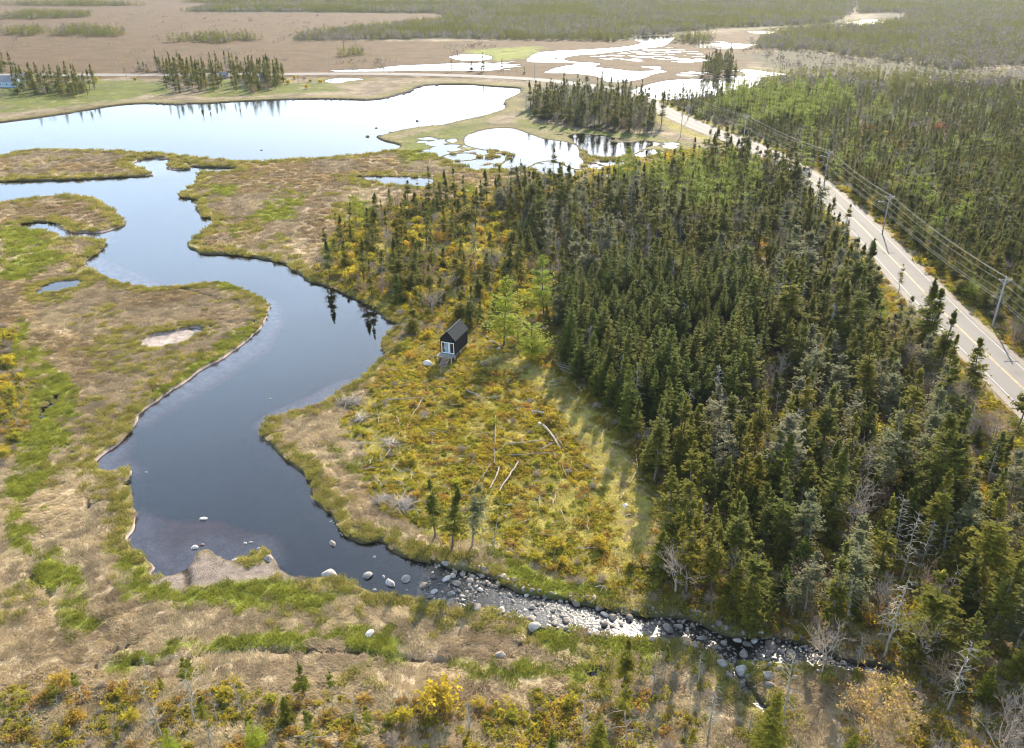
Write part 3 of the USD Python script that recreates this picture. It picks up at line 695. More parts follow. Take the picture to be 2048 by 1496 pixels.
def conifer(seed, H, R, nb, start, power=0.85, ragged=0.0, droop=0.25, up_top=0.6, nt=6, size=0.42, width=0.10, lean=0.0, trunk_r=None, dead_low=0, tuft=None, fork=False):
    r = np.random.default_rng(seed)
    trunk_r = trunk_r or 0.012 * H + 0.03
    zs = np.linspace(-0.3, H * 0.97, 9)
    wob = np.cumsum(r.normal(0, 0.045 * (1 + ragged), (9, 2)), 0) + np.linspace(0, lean, 9)[:, None] * np.array([1.0, 0.3])
    wob -= wob[0]
    b = MB(); b.tube(np.column_stack([wob, zs]), trunk_r * np.linspace(1, 0.15, 9), 6)
    cx, cy = np.interp, None
    u = r.random(nb) ** (1.0 if tuft is None else 0.7)
    if ragged:
        k = max(5, int(H * (1.0 - start) * 2.3))
        lev = np.sort(r.random(k)); u = lev[r.integers(0, k, nb)] + r.normal(0, 0.022, nb)
    else:
        lev = np.linspace(0, 1, int(H * 2.6)); u = lev[r.integers(0, len(lev), nb)] + r.normal(0, 0.008, nb)
    u = np.clip(u, 0, 0.99)
    z = (start + (1 - start) * u) * H
    prof = (1 - u) ** power * (1 - 0.75 * np.exp(-u / 0.06) * (1 if ragged else 0.2)) + 0.05
    if tuft is not None:
        prof = prof * (0.35 + 0.65 * (u > tuft))
    az = r.random(nb) * 2 * np.pi
    L = R * prof * (0.75 + 0.5 * r.random(nb) * (1 + ragged))
    if ragged:
        side = 1 + 0.4 * ragged * np.cos(az - r.random() * 6.28)
        gap = meshkit.noise(np.stack([np.cos(az) * 1.3, np.sin(az) * 1.3, z * 0.8], -1), seed)
        keep = gap > 0.22 + 0.16 * ragged
        L = L * side
        z, u, az, L = z[keep], u[keep], az[keep], L[keep]
    el = -0.18 + (u ** 1.6) * (up_top + 0.25) + r.normal(0, 0.1 + 0.1 * ragged, len(u))
    dr = droop * (1 - 0.8 * u) * (0.7 + 0.6 * r.random(len(u)))
    bx = np.interp(z, zs, wob[:, 0]); by = np.interp(z, zs, wob[:, 1])
    base = np.column_stack([bx, by, z])
    ts = np.linspace(0.22 if not ragged else 0.20, 1.0, nt)
    tr = sprays(r, base, az, el, L, dr, ts, size, width, up=0.18, lift=0.25 + 0.2 * ragged)
    # leader
    n = 10
    a = r.random(n) * 6.28; zz = H * (0.93 + 0.07 * r.random(n))
    tipx, tipy = wob[-1]
    top = np.stack([np.column_stack([np.full(n, tipx), np.full(n, tipy), zz]), np.column_stack([tipx + 0.10 * np.cos(a), tipy + 0.10 * np.sin(a), zz - 0.12]), np.column_stack([tipx + 0.02 * np.cos(a), tipy + 0.02 * np.sin(a), zz + 0.16])], 1)
    tr = np.vstack([tr, top])
    for i in range(dead_low):
        zz = H * r.uniform(0.12, max(start, 0.35) + 0.1); a = r.random() * 6.28; l = r.uniform(0.5, 1.5)
        x, y = np.interp(zz, zs, wob[:, 0]), np.interp(zz, zs, wob[:, 1])
        b.tube([(x, y, zz), (x + l * 0.5 * math.cos(a), y + l * 0.5 * math.sin(a), zz - 0.05), (x + l * math.cos(a), y + l * math.sin(a), zz - 0.25 * l)], [0.025, 0.018, 0.006], 3, cap=False)
    c = MB(); c.tris(tr)
    return b.out(), c.out()

def twig_tree(seed, H, spread, stems=1, levels=4, kids=4, twig_w=0.022, up=0.55, thick=0.09, leaf=0, leaf_size=0.12, ribbons=True):
    """bare or budding broad-leaved tree or bush: limbs as tubes, outer twigs as thin strips, buds as small leaves"""
    r = np.random.default_rng(seed)
    limbs, tw, ends = MB(), [], []
    def grow(p, d, L, rad, lev):
        n = 3
        P = [p]
        for i in range(n):
            d = d + r.normal(0, 0.16, 3) + np.array([0, 0, 0.05 * up]); d /= np.linalg.norm(d)
            P.append(P[-1] + d * L / n)
        P = np.array(P)
        if lev <= 1:
            limbs.tube(P, np.linspace(rad, rad * 0.6, n + 1), 5 if lev == 0 else 4, cap=False)
        else:
            for a, b in zip(P[:-1], P[1:]):
                s = np.cross(b - a, r.normal(0, 1, 3)); s /= np.linalg.norm(s) + 1e-9
                w = max(twig_w * 0.5, rad)
                tw.append([a - s * w, a + s * w, b + s * w * 0.6]); tw.append([a - s * w, b + s * w * 0.6, b - s * w * 0.6])
        if lev >= levels - 1:
            ends.extend(P[1:]); return
        for k in range(kids if lev else kids + 2):
            t = r.uniform(0.3, 1.0) if k else 1.0
            q = P[0] + (P[-1] - P[0]) * t
            az = r.random() * 6.28
            side = np.array([math.cos(az), math.sin(az), r.uniform(-0.1, 0.5)])
            nd = d * (1.0 - 0.25 * spread) + side * (0.55 + 0.35 * spread); nd[2] += up * 0.25; nd /= np.linalg.norm(nd)
            grow(q, nd, L * r.uniform(0.55, 0.8), rad * 0.55, lev + 1)
    for s in range(stems):
        a = r.random() * 6.28; k = 0.5 * spread if stems > 1 else 0.1
        d = np.array([k * math.cos(a), k * math.sin(a), 1.0]); d /= np.linalg.norm(d)
        grow(np.array([0.12 * math.cos(a) * (stems > 1), 0.12 * math.sin(a) * (stems > 1), -0.2]), d, H * 0.42, thick, 0)
    t = MB(); t.tris(np.array(tw))
    out = [limbs.out(), t.out()]
    if leaf:
        E = np.array(ends); E = E[r.integers(0, len(E), leaf)] + r.normal(0, 0.10, (leaf, 3))
        a = r.normal(0, 1, (leaf, 3)); a /= np.linalg.norm(a, axis=1, keepdims=True)
        b = np.cross(a, r.normal(0, 1, (leaf, 3))); b /= np.linalg.norm(b, axis=1, keepdims=True)
        s = leaf_size * (0.6 + 0.8 * r.random((leaf, 1)))
        l = MB(); l.tris(np.stack([E - b * s * 0.5, E + a * s, E + b * s * 0.5], 1)); out.append(l.out())
    return out

def snag(seed, H, limbs=34, spread=1.3, droop=0.25, thick=0.10, twiggy=2, broken=False):
    r = np.random.default_rng(seed)
    zs = np.linspace(-0.3, H, 9); wob = np.cumsum(r.normal(0, 0.05, (9, 2)), 0); wob -= wob[0]
    t = MB(); t.tube(np.column_stack([wob, zs]), thick * np.linspace(1, 0.45 if broken else 0.12, 9), 6)
    out = []
    for i in range(limbs):
        u = r.uniform(0.25, 0.98); z = u * H; a = r.random() * 6.28
        L = spread * (0.35 + 0.9 * (1 - u) + 0.3 * r.random()) * r.uniform(0.5, 1.1)
        x, y = np.interp(z, zs, wob[:, 0]), np.interp(z, zs, wob[:, 1])
        e = r.uniform(-0.1, 0.7)
        P = []
        for q in (0, 0.33, 0.66, 1.0):
            P.append((x + L * q * math.cos(a + 0.25 * q), y + L * q * math.sin(a + 0.25 * q), z + L * q * e - droop * L * q * q + r.normal(0, 0.04)))
        b = MB(); b.tube(P, [0.032, 0.026, 0.018, 0.008], 3, cap=False)
        for k in range(twiggy):
            q = r.integers(1, 3); c = a + r.choice([-1, 1]) * r.uniform(0.5, 1.1); l = L * r.uniform(0.2, 0.45)
            p = np.array(P[q]); b.tube([p, p + np.array([l * math.cos(c), l * math.sin(c), r.uniform(-0.1, 0.25) * l])], [0.018, 0.006], 3, cap=False)
        out.append(b.out())
    return t.out(), out

# spruces
for i, (H, R, nb, st) in enumerate([(6.6, 1.6, 210, 0.02), (7.4, 1.55, 230, 0.02), (5.6, 1.6, 190, 0.02), (6.2, 1.35, 200, 0.02)]):
    t, c = conifer(100 + i, H, R, nb, st, power=0.9, droop=0.22, size=0.44, width=0.11)
    kind_class(f"young_spruce_{i + 1}", [("trunk", t, M["bark"]), ("crown", c, M["young_needles"])])
OLD = [(10.0, 1.8, 280, 0.10, 0.3, 0.9), (9.0, 2.1, 290, 0.06, 0.4, 0.8), (11.0, 1.65, 260, 0.18, 0.4, 0.9), (8.2, 1.9, 270, 0.05, 0.35, 0.85), (9.6, 1.5, 190, 0.26, 0.8, 0.8), (7.4, 1.8, 260, 0.04, 0.3, 0.85), (10.4, 1.35, 230, 0.12, 0.35, 1.0), (6.4, 2.0, 240, 0.03, 0.45, 0.9), (9.2, 1.7, 210, 0.2, 0.7, 1.05)]
for i, (H, R, nb, st, rg, pw) in enumerate(OLD):
    t, c = conifer(200 + i, H, R, nb, st, power=pw + 0.2, ragged=rg, droop=0.34, nt=7, size=0.42, width=0.12, lean=random.uniform(-0.5, 0.5), dead_low=10)
    kind_class(f"old_spruce_{i + 1}", [("trunk", t, M["bark"]), ("crown", c, M["old_needles"])])
for i, (H, R, nb, st, rg, pw) in enumerate([OLD[1], OLD[4], OLD[5]]):
    t, c = conifer(240 + i, H, R, int(nb * 0.8), st, power=pw, ragged=rg, droop=0.3, nt=7, size=0.44, width=0.10, lean=random.uniform(-0.5, 0.5), dead_low=16)
    kind_class(f"lichen_spruce_{i + 1}", [("trunk", t, M["lichen_wood"]), ("crown", c, M["lichen_needles"])])
for i in range(4):
    t, c = conifer(300 + i, [5.2, 6.4, 4.4, 5.8][i], [0.7, 0.6, 0.8, 0.55][i], 95, [0.22, 0.42, 0.18, 0.62][i], ragged=0.6, droop=0.15, nt=5, size=0.30, width=0.09, trunk_r=0.055, dead_low=14, lean=random.uniform(-0.6, 0.6))
    kind_class(f"thin_spruce_{i + 1}", [("trunk", t, M["lichen_wood"]), ("crown", c, M["old_needles"])])
for i, (H, R, nb) in enumerate([(9.5, 2.9, 220), (8.0, 2.7, 200), (10.5, 3.1, 230)]):
    t, c = conifer(400 + i, H, R, nb, 0.12, power=0.8, ragged=0.25, droop=0.02, up_top=0.45, nt=9, size=0.50, width=0.085)
    kind_class(f"larch_{i + 1}", [("trunk", t, M["bark"]), ("crown", c, M["larch_needles"])])
# dead trees
for i, (H, n, s, dr, br) in enumerate([(7.5, 38, 1.3, 0.25, False), (6.2, 30, 1.1, 0.35, False), (5.0, 22, 0.9, 0.2, True), (8.4, 46, 1.2, 0.3, False)]):
    t, L = snag(500 + i, H, n, s, dr, broken=br)
    kind_class(f"dead_tree_{i + 1}", [("trunk", t, M["lichen_wood"]), ("branches", merged(*L), M["lichen_wood"])])
# bare and budding
for i, (H, st, m) in enumerate([(5.6, 1, "grey_twigs"), (4.6, 3, "brown_twigs"), (6.4, 1, "grey_twigs")]):
    l, t = twig_tree(600 + i, H, 0.9, stems=st, levels=5, kids=4 if st == 1 else 3, thick=0.10)
    kind_class(f"bare_tree_{i + 1}", [("limbs", l, M[m]), ("twigs", t, M[m])])
for i in range(2):
    l, t, f = twig_tree(630 + i, 3.8, 1.0, stems=4, levels=4, kids=4, thick=0.05, leaf=520, leaf_size=0.17)
    kind_class(f"red_maple_{i + 1}", [("limbs", l, M["grey_twigs"]), ("twigs", t, M["red_twigs"]), ("buds", f, M["red_buds"])])
for i, (H, n) in enumerate([(2.2, 600), (1.6, 480), (2.9, 800)]):
    l, t, f = twig_tree(660 + i, H, 1.0, stems=6, levels=4, kids=3, thick=0.03, leaf=n, leaf_size=0.20)
    kind_class(f"budding_shrub_{i + 1}", [("stems", l, M["brown_twigs"]), ("twigs", t, M["brown_twigs"]), ("buds", f, M["yellow_buds"])])
for i, H in enumerate([1.7, 1.2, 2.3]):
    l, t = twig_tree(690 + i, H, 1.1, stems=7, levels=4, kids=4, thick=0.025, twig_w=0.02)
    kind_class(f"bare_shrub_{i + 1}", [("stems", l, M["grey_twigs"]), ("twigs", t, M["grey_twigs"])])
l, t, f = twig_tree(650, 6.4, 1.15, stems=2, levels=5, kids=4, thick=0.09, leaf=1500, leaf_size=0.17)
kind_class("peach_tree_1", [("limbs", l, M["brown_twigs"]), ("twigs", t, M["brown_twigs"]), ("buds", f, M["peach_buds"])])
LOOKS = {"peach_tree": 1, "young_spruce": 4, "old_spruce": 9, "lichen_spruce": 3, "thin_spruce": 4, "larch": 3, "dead_tree": 4, "bare_tree": 3, "red_maple": 2, "budding_shrub": 3, "bare_shrub": 3}
HEIGHT = {"peach_tree": 6.4, "young_spruce": 6.5, "old_spruce": 9.2, "lichen_spruce": 8.4, "thin_spruce": 5.5, "larch": 9.3, "dead_tree": 6.8, "bare_tree": 5.5, "red_maple": 3.8, "budding_shrub": 2.2, "bare_shrub": 1.7}

# ------------------------------------------------------------------ where they stand
def inside(polys, spacing, seed, jitter=0.45, keep=1.0, margin_water=0.7):
    r = np.random.default_rng(seed)
    out = []
    for px in polys:
        g = sg.Polygon(poly(px)).buffer(0); shapely.prepare(g)
        x0, y0, x1, y1 = g.bounds
        xs, ys = np.meshgrid(np.arange(x0, x1, spacing), np.arange(y0, y1, spacing))
        xs = xs + (np.arange(len(ys)) % 2 * 0.5 * spacing)[:, None]
        p = np.stack([xs.ravel(), ys.ravel()], 1)
        p += r.uniform(-jitter, jitter, p.shape) * spacing
        p = p[r.random(len(p)) < keep]
        q = to_px(np.column_stack([p, np.zeros(len(p))]))
        p = p[shapely.contains_xy(g, p[:, 0], p[:, 1]) & (p[:, 1] > 38) & (q[0] > -260) & (q[0] < 2048 + 420)]
        out.append(p)
    p = np.vstack(out)
    ok = np.ones(len(p), bool)
    ok &= shapely.distance(water_g, shapely.points(p[:, 0], p[:, 1])) > margin_water
    dr_ = shapely.distance(road_line, shapely.points(p[:, 0], p[:, 1]))
    ok &= dr_ > np.where((p[:, 1] < 165) & (p[:, 0] < 84), 10.5, 6.8)
    return p[ok]

F_MAIN = [(640,545),(700,450),(745,430),(870,425),(940,410),(1010,385),(1100,388),(1200,384),(1290,368),(1350,350),(1420,332),(1490,330),(1545,350),(1610,385),(1680,445),(1735,500),(1765,560),(1800,610),(1880,705),(1960,800),(2060,900),(2330,1240),(2400,1600),(1690,1600),(1640,1450),(1640,1345),(1690,1335),(1700,1310),(1621,1280),(1553,1262),(1468,1258),(1433,1246),(1380,1224),(1320,1212),(1316,1180),(1330,1100),(1318,1000),(1265,870),(1190,790),(1120,735),(1060,705),(1000,700),(960,672),(930,650),(870,640),(800,635)]
Z_YOUNG = [(1090,715),(1120,640),(1160,590),(1250,560),(1480,565),(1560,650),(1540,760),(1450,850),(1330,890),(1265,865),(1190,790),(1120,735)]
Z_CORNER = [(1636,1350),(1700,1322),(1860,1335),(1960,1390),(2080,1460),(2150,1600),(1690,1620)]
Z_LARCH = [(1190,388),(1290,370),(1400,345),(1500,360),(1540,420),(1500,450),(1400,455),(1310,410),(1200,380)]
Z_WEST = [(640,545),(660,480),(700,435),(745,420),(870,400),(940,392),(1010,440),(1090,500),(1105,560),(1070,620),(1010,665),(960,668),(930,650),(870,640),(800,635),(740,592),(690,570)]
Z_RIGHT = [(1290,199),(1340,191),(1400,193),(1480,186),(1520,160),(1600,150),(1750,152),(2048,164),(2500,180),(3000,400),(3000,1300),(2200,1000),(2048,760),(1960,650),(1860,550),(1800,490),(1700,405),(1620,345),(1540,300),(1470,268),(1400,240),(1350,222)]
Z_POINT = [(1050,222),(1072,202),(1150,196),(1250,198),(1290,214),(1308,235),(1328,258),(1290,268),(1200,264),(1130,248),(1075,236)]
Z_BOTTOM = [(-250,1375),(100,1372),(300,1375),(560,1365),(700,1385),(1000,1390),(1250,1372),(1330,1320),(1400,1320),(1430,1380),(1500,1440),(1640,1455),(1690,1600),(-300,1600)]
Z_LEFT = [(-250,660),(10,650),(50,760),(45,880),(30,930),(-250,960)]
gz = lambda p: np.interp  # placeholder, heights come from ground_z

plants = []      # (kind, x, y, height scale, note)
taken = []
def put(kind, x, y, s, note=""):
    plants.append((kind, x, y, s, note))

# plants that the photograph shows singly: kind, base pixel, height in m, what to say of it
SINGLES = [
    ("larch", 1008, 690, 11.2, "tall bright green larch right behind the black cabin"),
    ("larch", 1062, 720, 9.6, "bushy light green larch between the cabin and the dark young spruces"),
    ("larch", 1088, 628, 10.2, "light green larch rising behind the two larches near the cabin"),
    ("larch", 512, 1492, 3.6, "small lime green larch on the boggy bottom edge, larger of two"),
    ("larch", 345, 1510, 3.0, "small lime green larch on the boggy bottom edge, smaller of two"),
    ("larch", 1748, 655, 7.5, "lone lime green larch standing close to the left verge of the paved road"),
    ("larch", 1401, 345, 9.0, "bright green larch with twin tops at the north-east of the larch stand"),
    ("larch", 1462, 352, 8.6, "bright green larch second from the road in the larch stand"),
    ("larch", 1512, 400, 9.6, "largest bushy bright green larch standing before the road bend"),
    ("larch", 1365, 412, 8.6, "broad light green larch low in the larch stand"),
    ("larch", 1235, 372, 8.0, "yellow-green larch at the western end of the larch stand"),
    ("larch", 1290, 362, 7.6, "feathery green larch nearest the marsh pools"),
    ("larch", 1330, 390, 8.4, "round-crowned green larch in the middle of the larch stand"),
    ("larch", 1611, 338, 6.5, "green larch on the far verge where the road bends"),
    ("larch", 1608, 278, 7.0, "isolated green larch beyond the power line's third pole"),
    ("larch", 1440, 395, 8.2, "tall green larch behind the largest bushy larch"),
    ("larch", 1430, 505, 7.5, "pale blue-green larch amid grey lichen spruces in mid forest"),
    ("old_spruce", 1843, 705, 12.5, "tall layered spruce standing out against the paved road, with bare lower trunk"),
    ("old_spruce", 1936, 815, 11.5, "leaning broad spruce with long bare trunk overhanging the road edge"),
    ("thin_spruce", 1796, 590, 6.5, "slim spruce with tiered top in front of the pale road surface"),
    ("dead_tree", 1893, 685, 6.5, "thin bare dead conifer outlined against the pale road"),
    ("dead_tree", 1766, 1316, 9.6, "tall pale dead tree with feathery bare branches above the stream's dark end"),
    ("dead_tree", 1717, 1326, 4.4, "small pale dead tree left of the tall feathery dead tree"),
    ("dead_tree", 1891, 1425, 7.0, "white dead tree with limbs fanning down in the bottom right corner"),
    ("dead_tree", 1567, 1455, 8.2, "white dead tree with crooked limbs beside the dark stream channel"),
    ("dead_tree", 1416, 1475, 7.0, "slender grey dead tree with forked top left of the dark stream channel"),
    ("dead_tree", 1167, 1492, 7.2, "straight bare dead trunk standing below the small silver pool"),
    ("dead_tree", 1305, 1392, 5.4, "leaning lichen-white dead tree on the tan grass mound"),
    ("dead_tree", 940, 1466, 5.6, "lichen-white dead conifer alone on the lower bog"),
    ("dead_tree", 390, 1447, 6.2, "leaning bare dead trunk left of the tufted pole-like spruce"),
    ("dead_tree", 323, 1476, 5.4, "bare leaning dead trunk with crooked top at the lower left"),
    ("dead_tree", 712, 1458, 5.0, "thin straight dead stem at the left of the lower bog"),
    ("dead_tree", 485, 1432, 3.6, "grey lichen-hung dead tree on the bog edge"),
    ("thin_spruce", 392, 1412, 6.2, "tall pole-like spruce with a dark tuft at its top"),
    ("thin_spruce", 424, 1492, 5.2, "bare-stemmed spruce with dense rounded dark top"),
    ("thin_spruce", 327, 1416, 3.2, "short bare-stemmed spruce with small olive tuft"),
    ("thin_spruce", 738, 1470, 5.0, "bare-stemmed spruce with small green top on the lower bog"),
    ("thin_spruce", 1256, 1490, 7.6, "two-metre-wide-spaced thin spruce with olive tip near the bottom edge"),
    ("thin_spruce", 985, 1106, 7.6, "spindly half-bare spruce on the bank above the stones"),
    ("thin_spruce", 35, 850, 6.0, "thin dark half-dead conifer at the left edge of the marsh"),
    ("old_spruce", 905, 1095, 7.8, "bushy olive spruce on the bank over the river mouth"),
    ("old_spruce", 870, 1075, 7.0, "dark ragged spruce left of the bushy olive spruce on the bank"),
    ("lichen_spruce", 945, 1090, 7.2, "pale lichen spruce on the bank between the olive and spindly spruces"),
    ("old_spruce", 745, 600, 7.5, "dark bushy spruce on the river bend with its image in the water"),
    ("old_spruce", 660, 560, 8.2, "tall ragged spruce at the river bend's outer corner"),
    ("old_spruce", 700, 480, 8.6, "tall dark spruce group's left member above the river bend"),
    ("old_spruce", 752, 420, 6.5, "lone dark spruce between the long marsh pool and the scrub"),
    ("old_spruce", 735, 510, 8.0, "thick dark spruce in front of the scrub above the river bend"),
    ("young_spruce", 795, 605, 6.0, "dark cone-shaped spruce on the bank just left of the cabin woods"),
    ("old_spruce", 828, 665, 7.0, "dense grey-green spruce immediately left of the black cabin"),
    ("young_spruce", 1530, 1505, 6.8, "dense dark green cone-shaped spruce in front of the white dead tree"),
    ("young_spruce", 575, 1440, 3.4, "small star-topped bright spruce on the tan bog"),
    ("peach_tree", 1750, 1480, 7.4, "big round bare tree with peach-coloured buds at the bottom right"),
    ("bare_tree", 1990, 1530, 6.0, "grey leafless tree filling the bottom right corner"),
    ("bare_tree", 1182, 425, 6.4, "round pinkish-grey leafless tree on the forest's north edge"),
    ("bare_tree", 1805, 690, 5.6, "grey-brown leafless tree close left of the paved road"),
    ("red_maple", 1512, 660, 4.2, "red-budded maple near the top right of the young spruce stand"),
    ("red_maple", 1620, 715, 5.0, "largest red-budded maple in the middle of the ragged forest"),
    ("red_maple", 1555, 735, 3.6, "red-budded maple left of the largest red maple"),
    ("red_maple", 1768, 742, 3.4, "red-budded maple between the big red maple and the road"),
    ("red_maple", 1332, 710, 3.4, "small red-budded maple inside the young spruce stand"),
    ("red_maple", 1792, 305, 6.0, "red-budded maple beyond the road behind the power line"),
    ("red_maple", 1872, 268, 6.0, "orange-red maple in the far forest at upper right"),
    ("red_maple", 1735, 268, 5.0, "faint orange maple beyond the power line, left of the red ones"),
    ("budding_shrub", 880, 1415, 3.6, "golden round-crowned budding tree on the lower bog"),
    ("budding_shrub", 1700, 545, 4.0, "yellow budding bush near the road verge in the upper forest"),
]
SINGLES_XY = []
for k, px, py, h, lab in SINGLES:
    p = at(px, py)
    put(k, p[0], p[1], h / HEIGHT[k], lab); SINGLES_XY.append(p[:2])
sx = cKDTree(np.array(SINGLES_XY))

BIG_LARCH = [(k, px, py) for k, px, py, h, _ in SINGLES if k == "larch"]
WIDE = np.array([[at(px, py)[0] + 0.8, at(px, py)[1] + 2.2, 4.2 if py > 600 else 3.2] for k, px, py in BIG_LARCH if py < 760] + [[at(px, py)[0] + 2.6, at(px, py)[1] + 8.5, 3.4] for k, px, py in BIG_LARCH if 600 < py < 760] + [[*at(px, py)[:2], 4.6 if k == "peach_tree" else 3.0] for k, px, py, h, _ in SINGLES if k == "peach_tree" or (k == "dead_tree" and px > 1380 and py > 1300)])
def free(p, d=1.9):
    near = np.min(np.hypot(p[:, 0:1] - WIDE[:, 0], p[:, 1:2] - WIDE[:, 1]) - WIDE[:, 2], 1)
    return p[(sx.query(p)[0] > d) & (near > 0)]

g_young, g_larch, g_west, g_clear, g_corner = (sg.Polygon(poly(z)).buffer(0) for z in (Z_YOUNG, Z_LARCH, Z_WEST, CLEARING, Z_CORNER))
cabin_xy = at(905, 700)[:2]
R4 = np.random.default_rng(44)
def choose(p, probs, hmean, hsd, seed):
    r = np.random.default_rng(seed)
    ks = list(probs); w = np.array([probs[k] for k in ks]); w = w / w.sum()
    pick = r.choice(len(ks), len(p), p=w)
    h = r.normal(hmean, hsd, len(p))
    for (x, y), k, hh in zip(p, pick, h):
        k = ks[k]
        s = np.clip(hh, 0.38, 1.6)
        put(k, x, y, float(s))

def hole(p, g, d=0.0):
    return p[shapely.distance(g, shapely.points(p[:, 0], p[:, 1])) > d]
def only(p, g):
    return p[shapely.contains_xy(g, p[:, 0], p[:, 1])]
cab = lambda p: p[np.hypot(p[:, 0] - cabin_xy[0], p[:, 1] - cabin_xy[1]) > 6.0]
p = free(inside([F_MAIN], 2.55, 51, keep=0.93))
p = hole(p, g_corner); p = cab(hole(hole(hole(hole(p, g_young), g_larch), g_west), g_clear, 0.8))
rt = np.random.default_rng(161).random(len(p)); p = p[(rt < np.where(p[:, 1] < 150, 0.92, 0.74))]
mixn = fbm2(p[:, 0], p[:, 1], 16.0, 61)
choose(p[mixn < 0.46], {"old_spruce": .66, "young_spruce": .12, "lichen_spruce": .08, "dead_tree": .09, "bare_tree": .08, "budding_shrub": .08}, 0.98, 0.22, 71)
choose(p[(mixn >= 0.46) & (mixn < 0.55)], {"old_spruce": .52, "young_spruce": .06, "lichen_spruce": .16, "dead_tree": .15, "bare_tree": .13, "budding_shrub": .09}, 0.95, 0.22, 72)
choose(p[mixn >= 0.55], {"old_spruce": .36, "lichen_spruce": .2, "dead_tree": .17, "bare_tree": .18, "budding_shrub": .1, "bare_shrub": .06}, 0.92, 0.22, 73)
p2 = free(inside([F_MAIN], 3.6, 151, keep=0.75)); p2 = cab(hole(hole(hole(p2, g_young), g_west), g_clear, 0.8)); choose(p2, {"young_spruce": .45, "budding_shrub": .4, "bare_shrub": .15}, 0.58, 0.16, 171)
p = free(only(inside([Z_YOUNG], 2.35, 52), g_young)); choose(p, {"young_spruce": .93, "dead_tree": .03, "bare_tree": .015}, 1.12, 0.24, 74)
p = free(only(inside([Z_LARCH], 3.0, 53), g_larch)); choose(p, {"larch": .42, "old_spruce": .34, "bare_tree": .12, "budding_shrub": .12}, 0.85, 0.12, 75)
p = cab(free(only(inside([Z_WEST], 2.7, 54), g_west))); choose(p, {"old_spruce": .15, "thin_spruce": .12, "young_spruce": .04, "bare_tree": .07, "budding_shrub": .44, "dead_tree": .05, "bare_shrub": .13}, 0.85, 0.16, 76)
p = free(inside([Z_CORNER], 2.3, 251)); choose(p, {"bare_tree": .30, "bare_shrub": .24, "budding_shrub": .24, "young_spruce": .10, "dead_tree": .06, "thin_spruce": .06}, 0.72, 0.18, 271)
p = free(inside([Z_BOTTOM], 2.0, 55, keep=0.72)); choose(p, {"thin_spruce": .25, "young_spruce": .05, "budding_shrub": .28, "dead_tree": .13, "bare_shrub": .30, "old_spruce": .015}, 0.62, 0.16, 77)
g_path = sg.LineString(poly([(1010,720),(1085,755),(1150,830),(1215,910),(1262,1000),(1285,1090)])).buffer(3.6)
p = cab(free(inside([CLEARING], 2.9, 255, keep=0.6))); p = p[~shapely.contains_xy(g_path, p[:, 0], p[:, 1])]; choose(p, {"budding_shrub": .52, "bare_shrub": .48}, 0.5, 0.13, 275)
p = free(inside([Z_LEFT], 1.9, 56, keep=0.8)); choose(p, {"thin_spruce": .1, "budding_shrub": .5, "bare_shrub": .4}, 0.75, 0.15, 78)
p = free(inside([Z_POINT], 3.3, 57, keep=0.88)); choose(p, {"old_spruce": .56, "lichen_spruce": .18, "dead_tree": .14, "bare_tree": .12}, 1.02, 0.15, 79)
p = inside([Z_RIGHT], 2.75, 58, keep=0.95)
nearp = p[p[:, 1] < 430]
mixn = fbm2(nearp[:, 0], nearp[:, 1], 22.0, 62); near_road = shapely.distance(road_line, shapely.points(nearp[:, 0], nearp[:, 1]))
hs = 0.78 - 0.22 * sstep(150, 400, nearp[:, 1])
for lo, hi, pr in ((-1, .47, {"old_spruce": .55, "young_spruce": .33, "bare_tree": .04, "budding_shrub": .04}), (.47, .56, {"old_spruce": .50, "young_spruce": .2, "bare_tree": .12, "larch": .07, "lichen_spruce": .08}), (.56, 2, {"old_spruce": .30, "young_spruce": .12, "bare_tree": .28, "larch": .12, "lichen_spruce": .1, "dead_tree": .05})):
    m = (mixn >= lo) & (mixn < hi)
    r = np.random.default_rng(int(100 + hi * 10)); ks = list(pr); w = np.array(list(pr.values())); w /= w.sum()
    for (x, y), k, h in zip(nearp[m], r.choice(len(ks), m.sum(), p=w), hs[m] * np.clip(r.normal(1, 0.16, m.sum()), 0.6, 1.4)):
        put(ks[k], x, y, float(h))
p = inside([[(1460,200),(1660,180),(1710,215),(1600,265),(1500,250),(1430,225)]], 4.2, 59, keep=0.8); choose(p, {"larch": .9, "budding_shrub": .1}, 0.85, 0.12, 80)
p = inside([[(330,184),(337,153),(440,148),(446,180),(380,189)], [(464,184),(470,150),(545,150),(575,162),(560,176),(500,190)], [(25,192),(32,166),(120,162),(200,176),(165,196)]], 5.2, 60, keep=0.85); choose(p, {"old_spruce": .85, "bare_tree": .15}, 1.1, 0.12, 81)
p = inside([[(265,151),(275,140),(440,137),(560,140),(570,146),(330,149)], [(0,140),(40,138),(40,147),(0,148)]], 5.5, 63, keep=0.9, margin_water=2); choose(p, {"old_spruce": .8, "bare_tree": .2}, 0.95, 0.15, 82)
p = inside([[(570,182),(580,158),(640,160),(655,180)], [(100,165),(330,155),(330,160),(160,172)]], 6.0, 64, keep=0.4); choose(p, {"budding_shrub": .5, "thin_spruce": .3, "bare_shrub": .2}, 1.1, 0.2, 83)
p = inside([[(840,147),(845,132),(985,138),(1060,150),(1050,156),(985,150)]], 8.0, 65, keep=0.6, margin_water=0.2); choose(p, {"old_spruce": .7, "thin_spruce": .3}, 0.8, 0.15, 84)
p = inside([[(1402,155),(1420,128),(1455,122),(1478,150),(1440,158)]], 4.5, 66, margin_water=0.2); choose(p, {"old_spruce": .9, "dead_tree": .1}, 0.95, 0.12, 85)

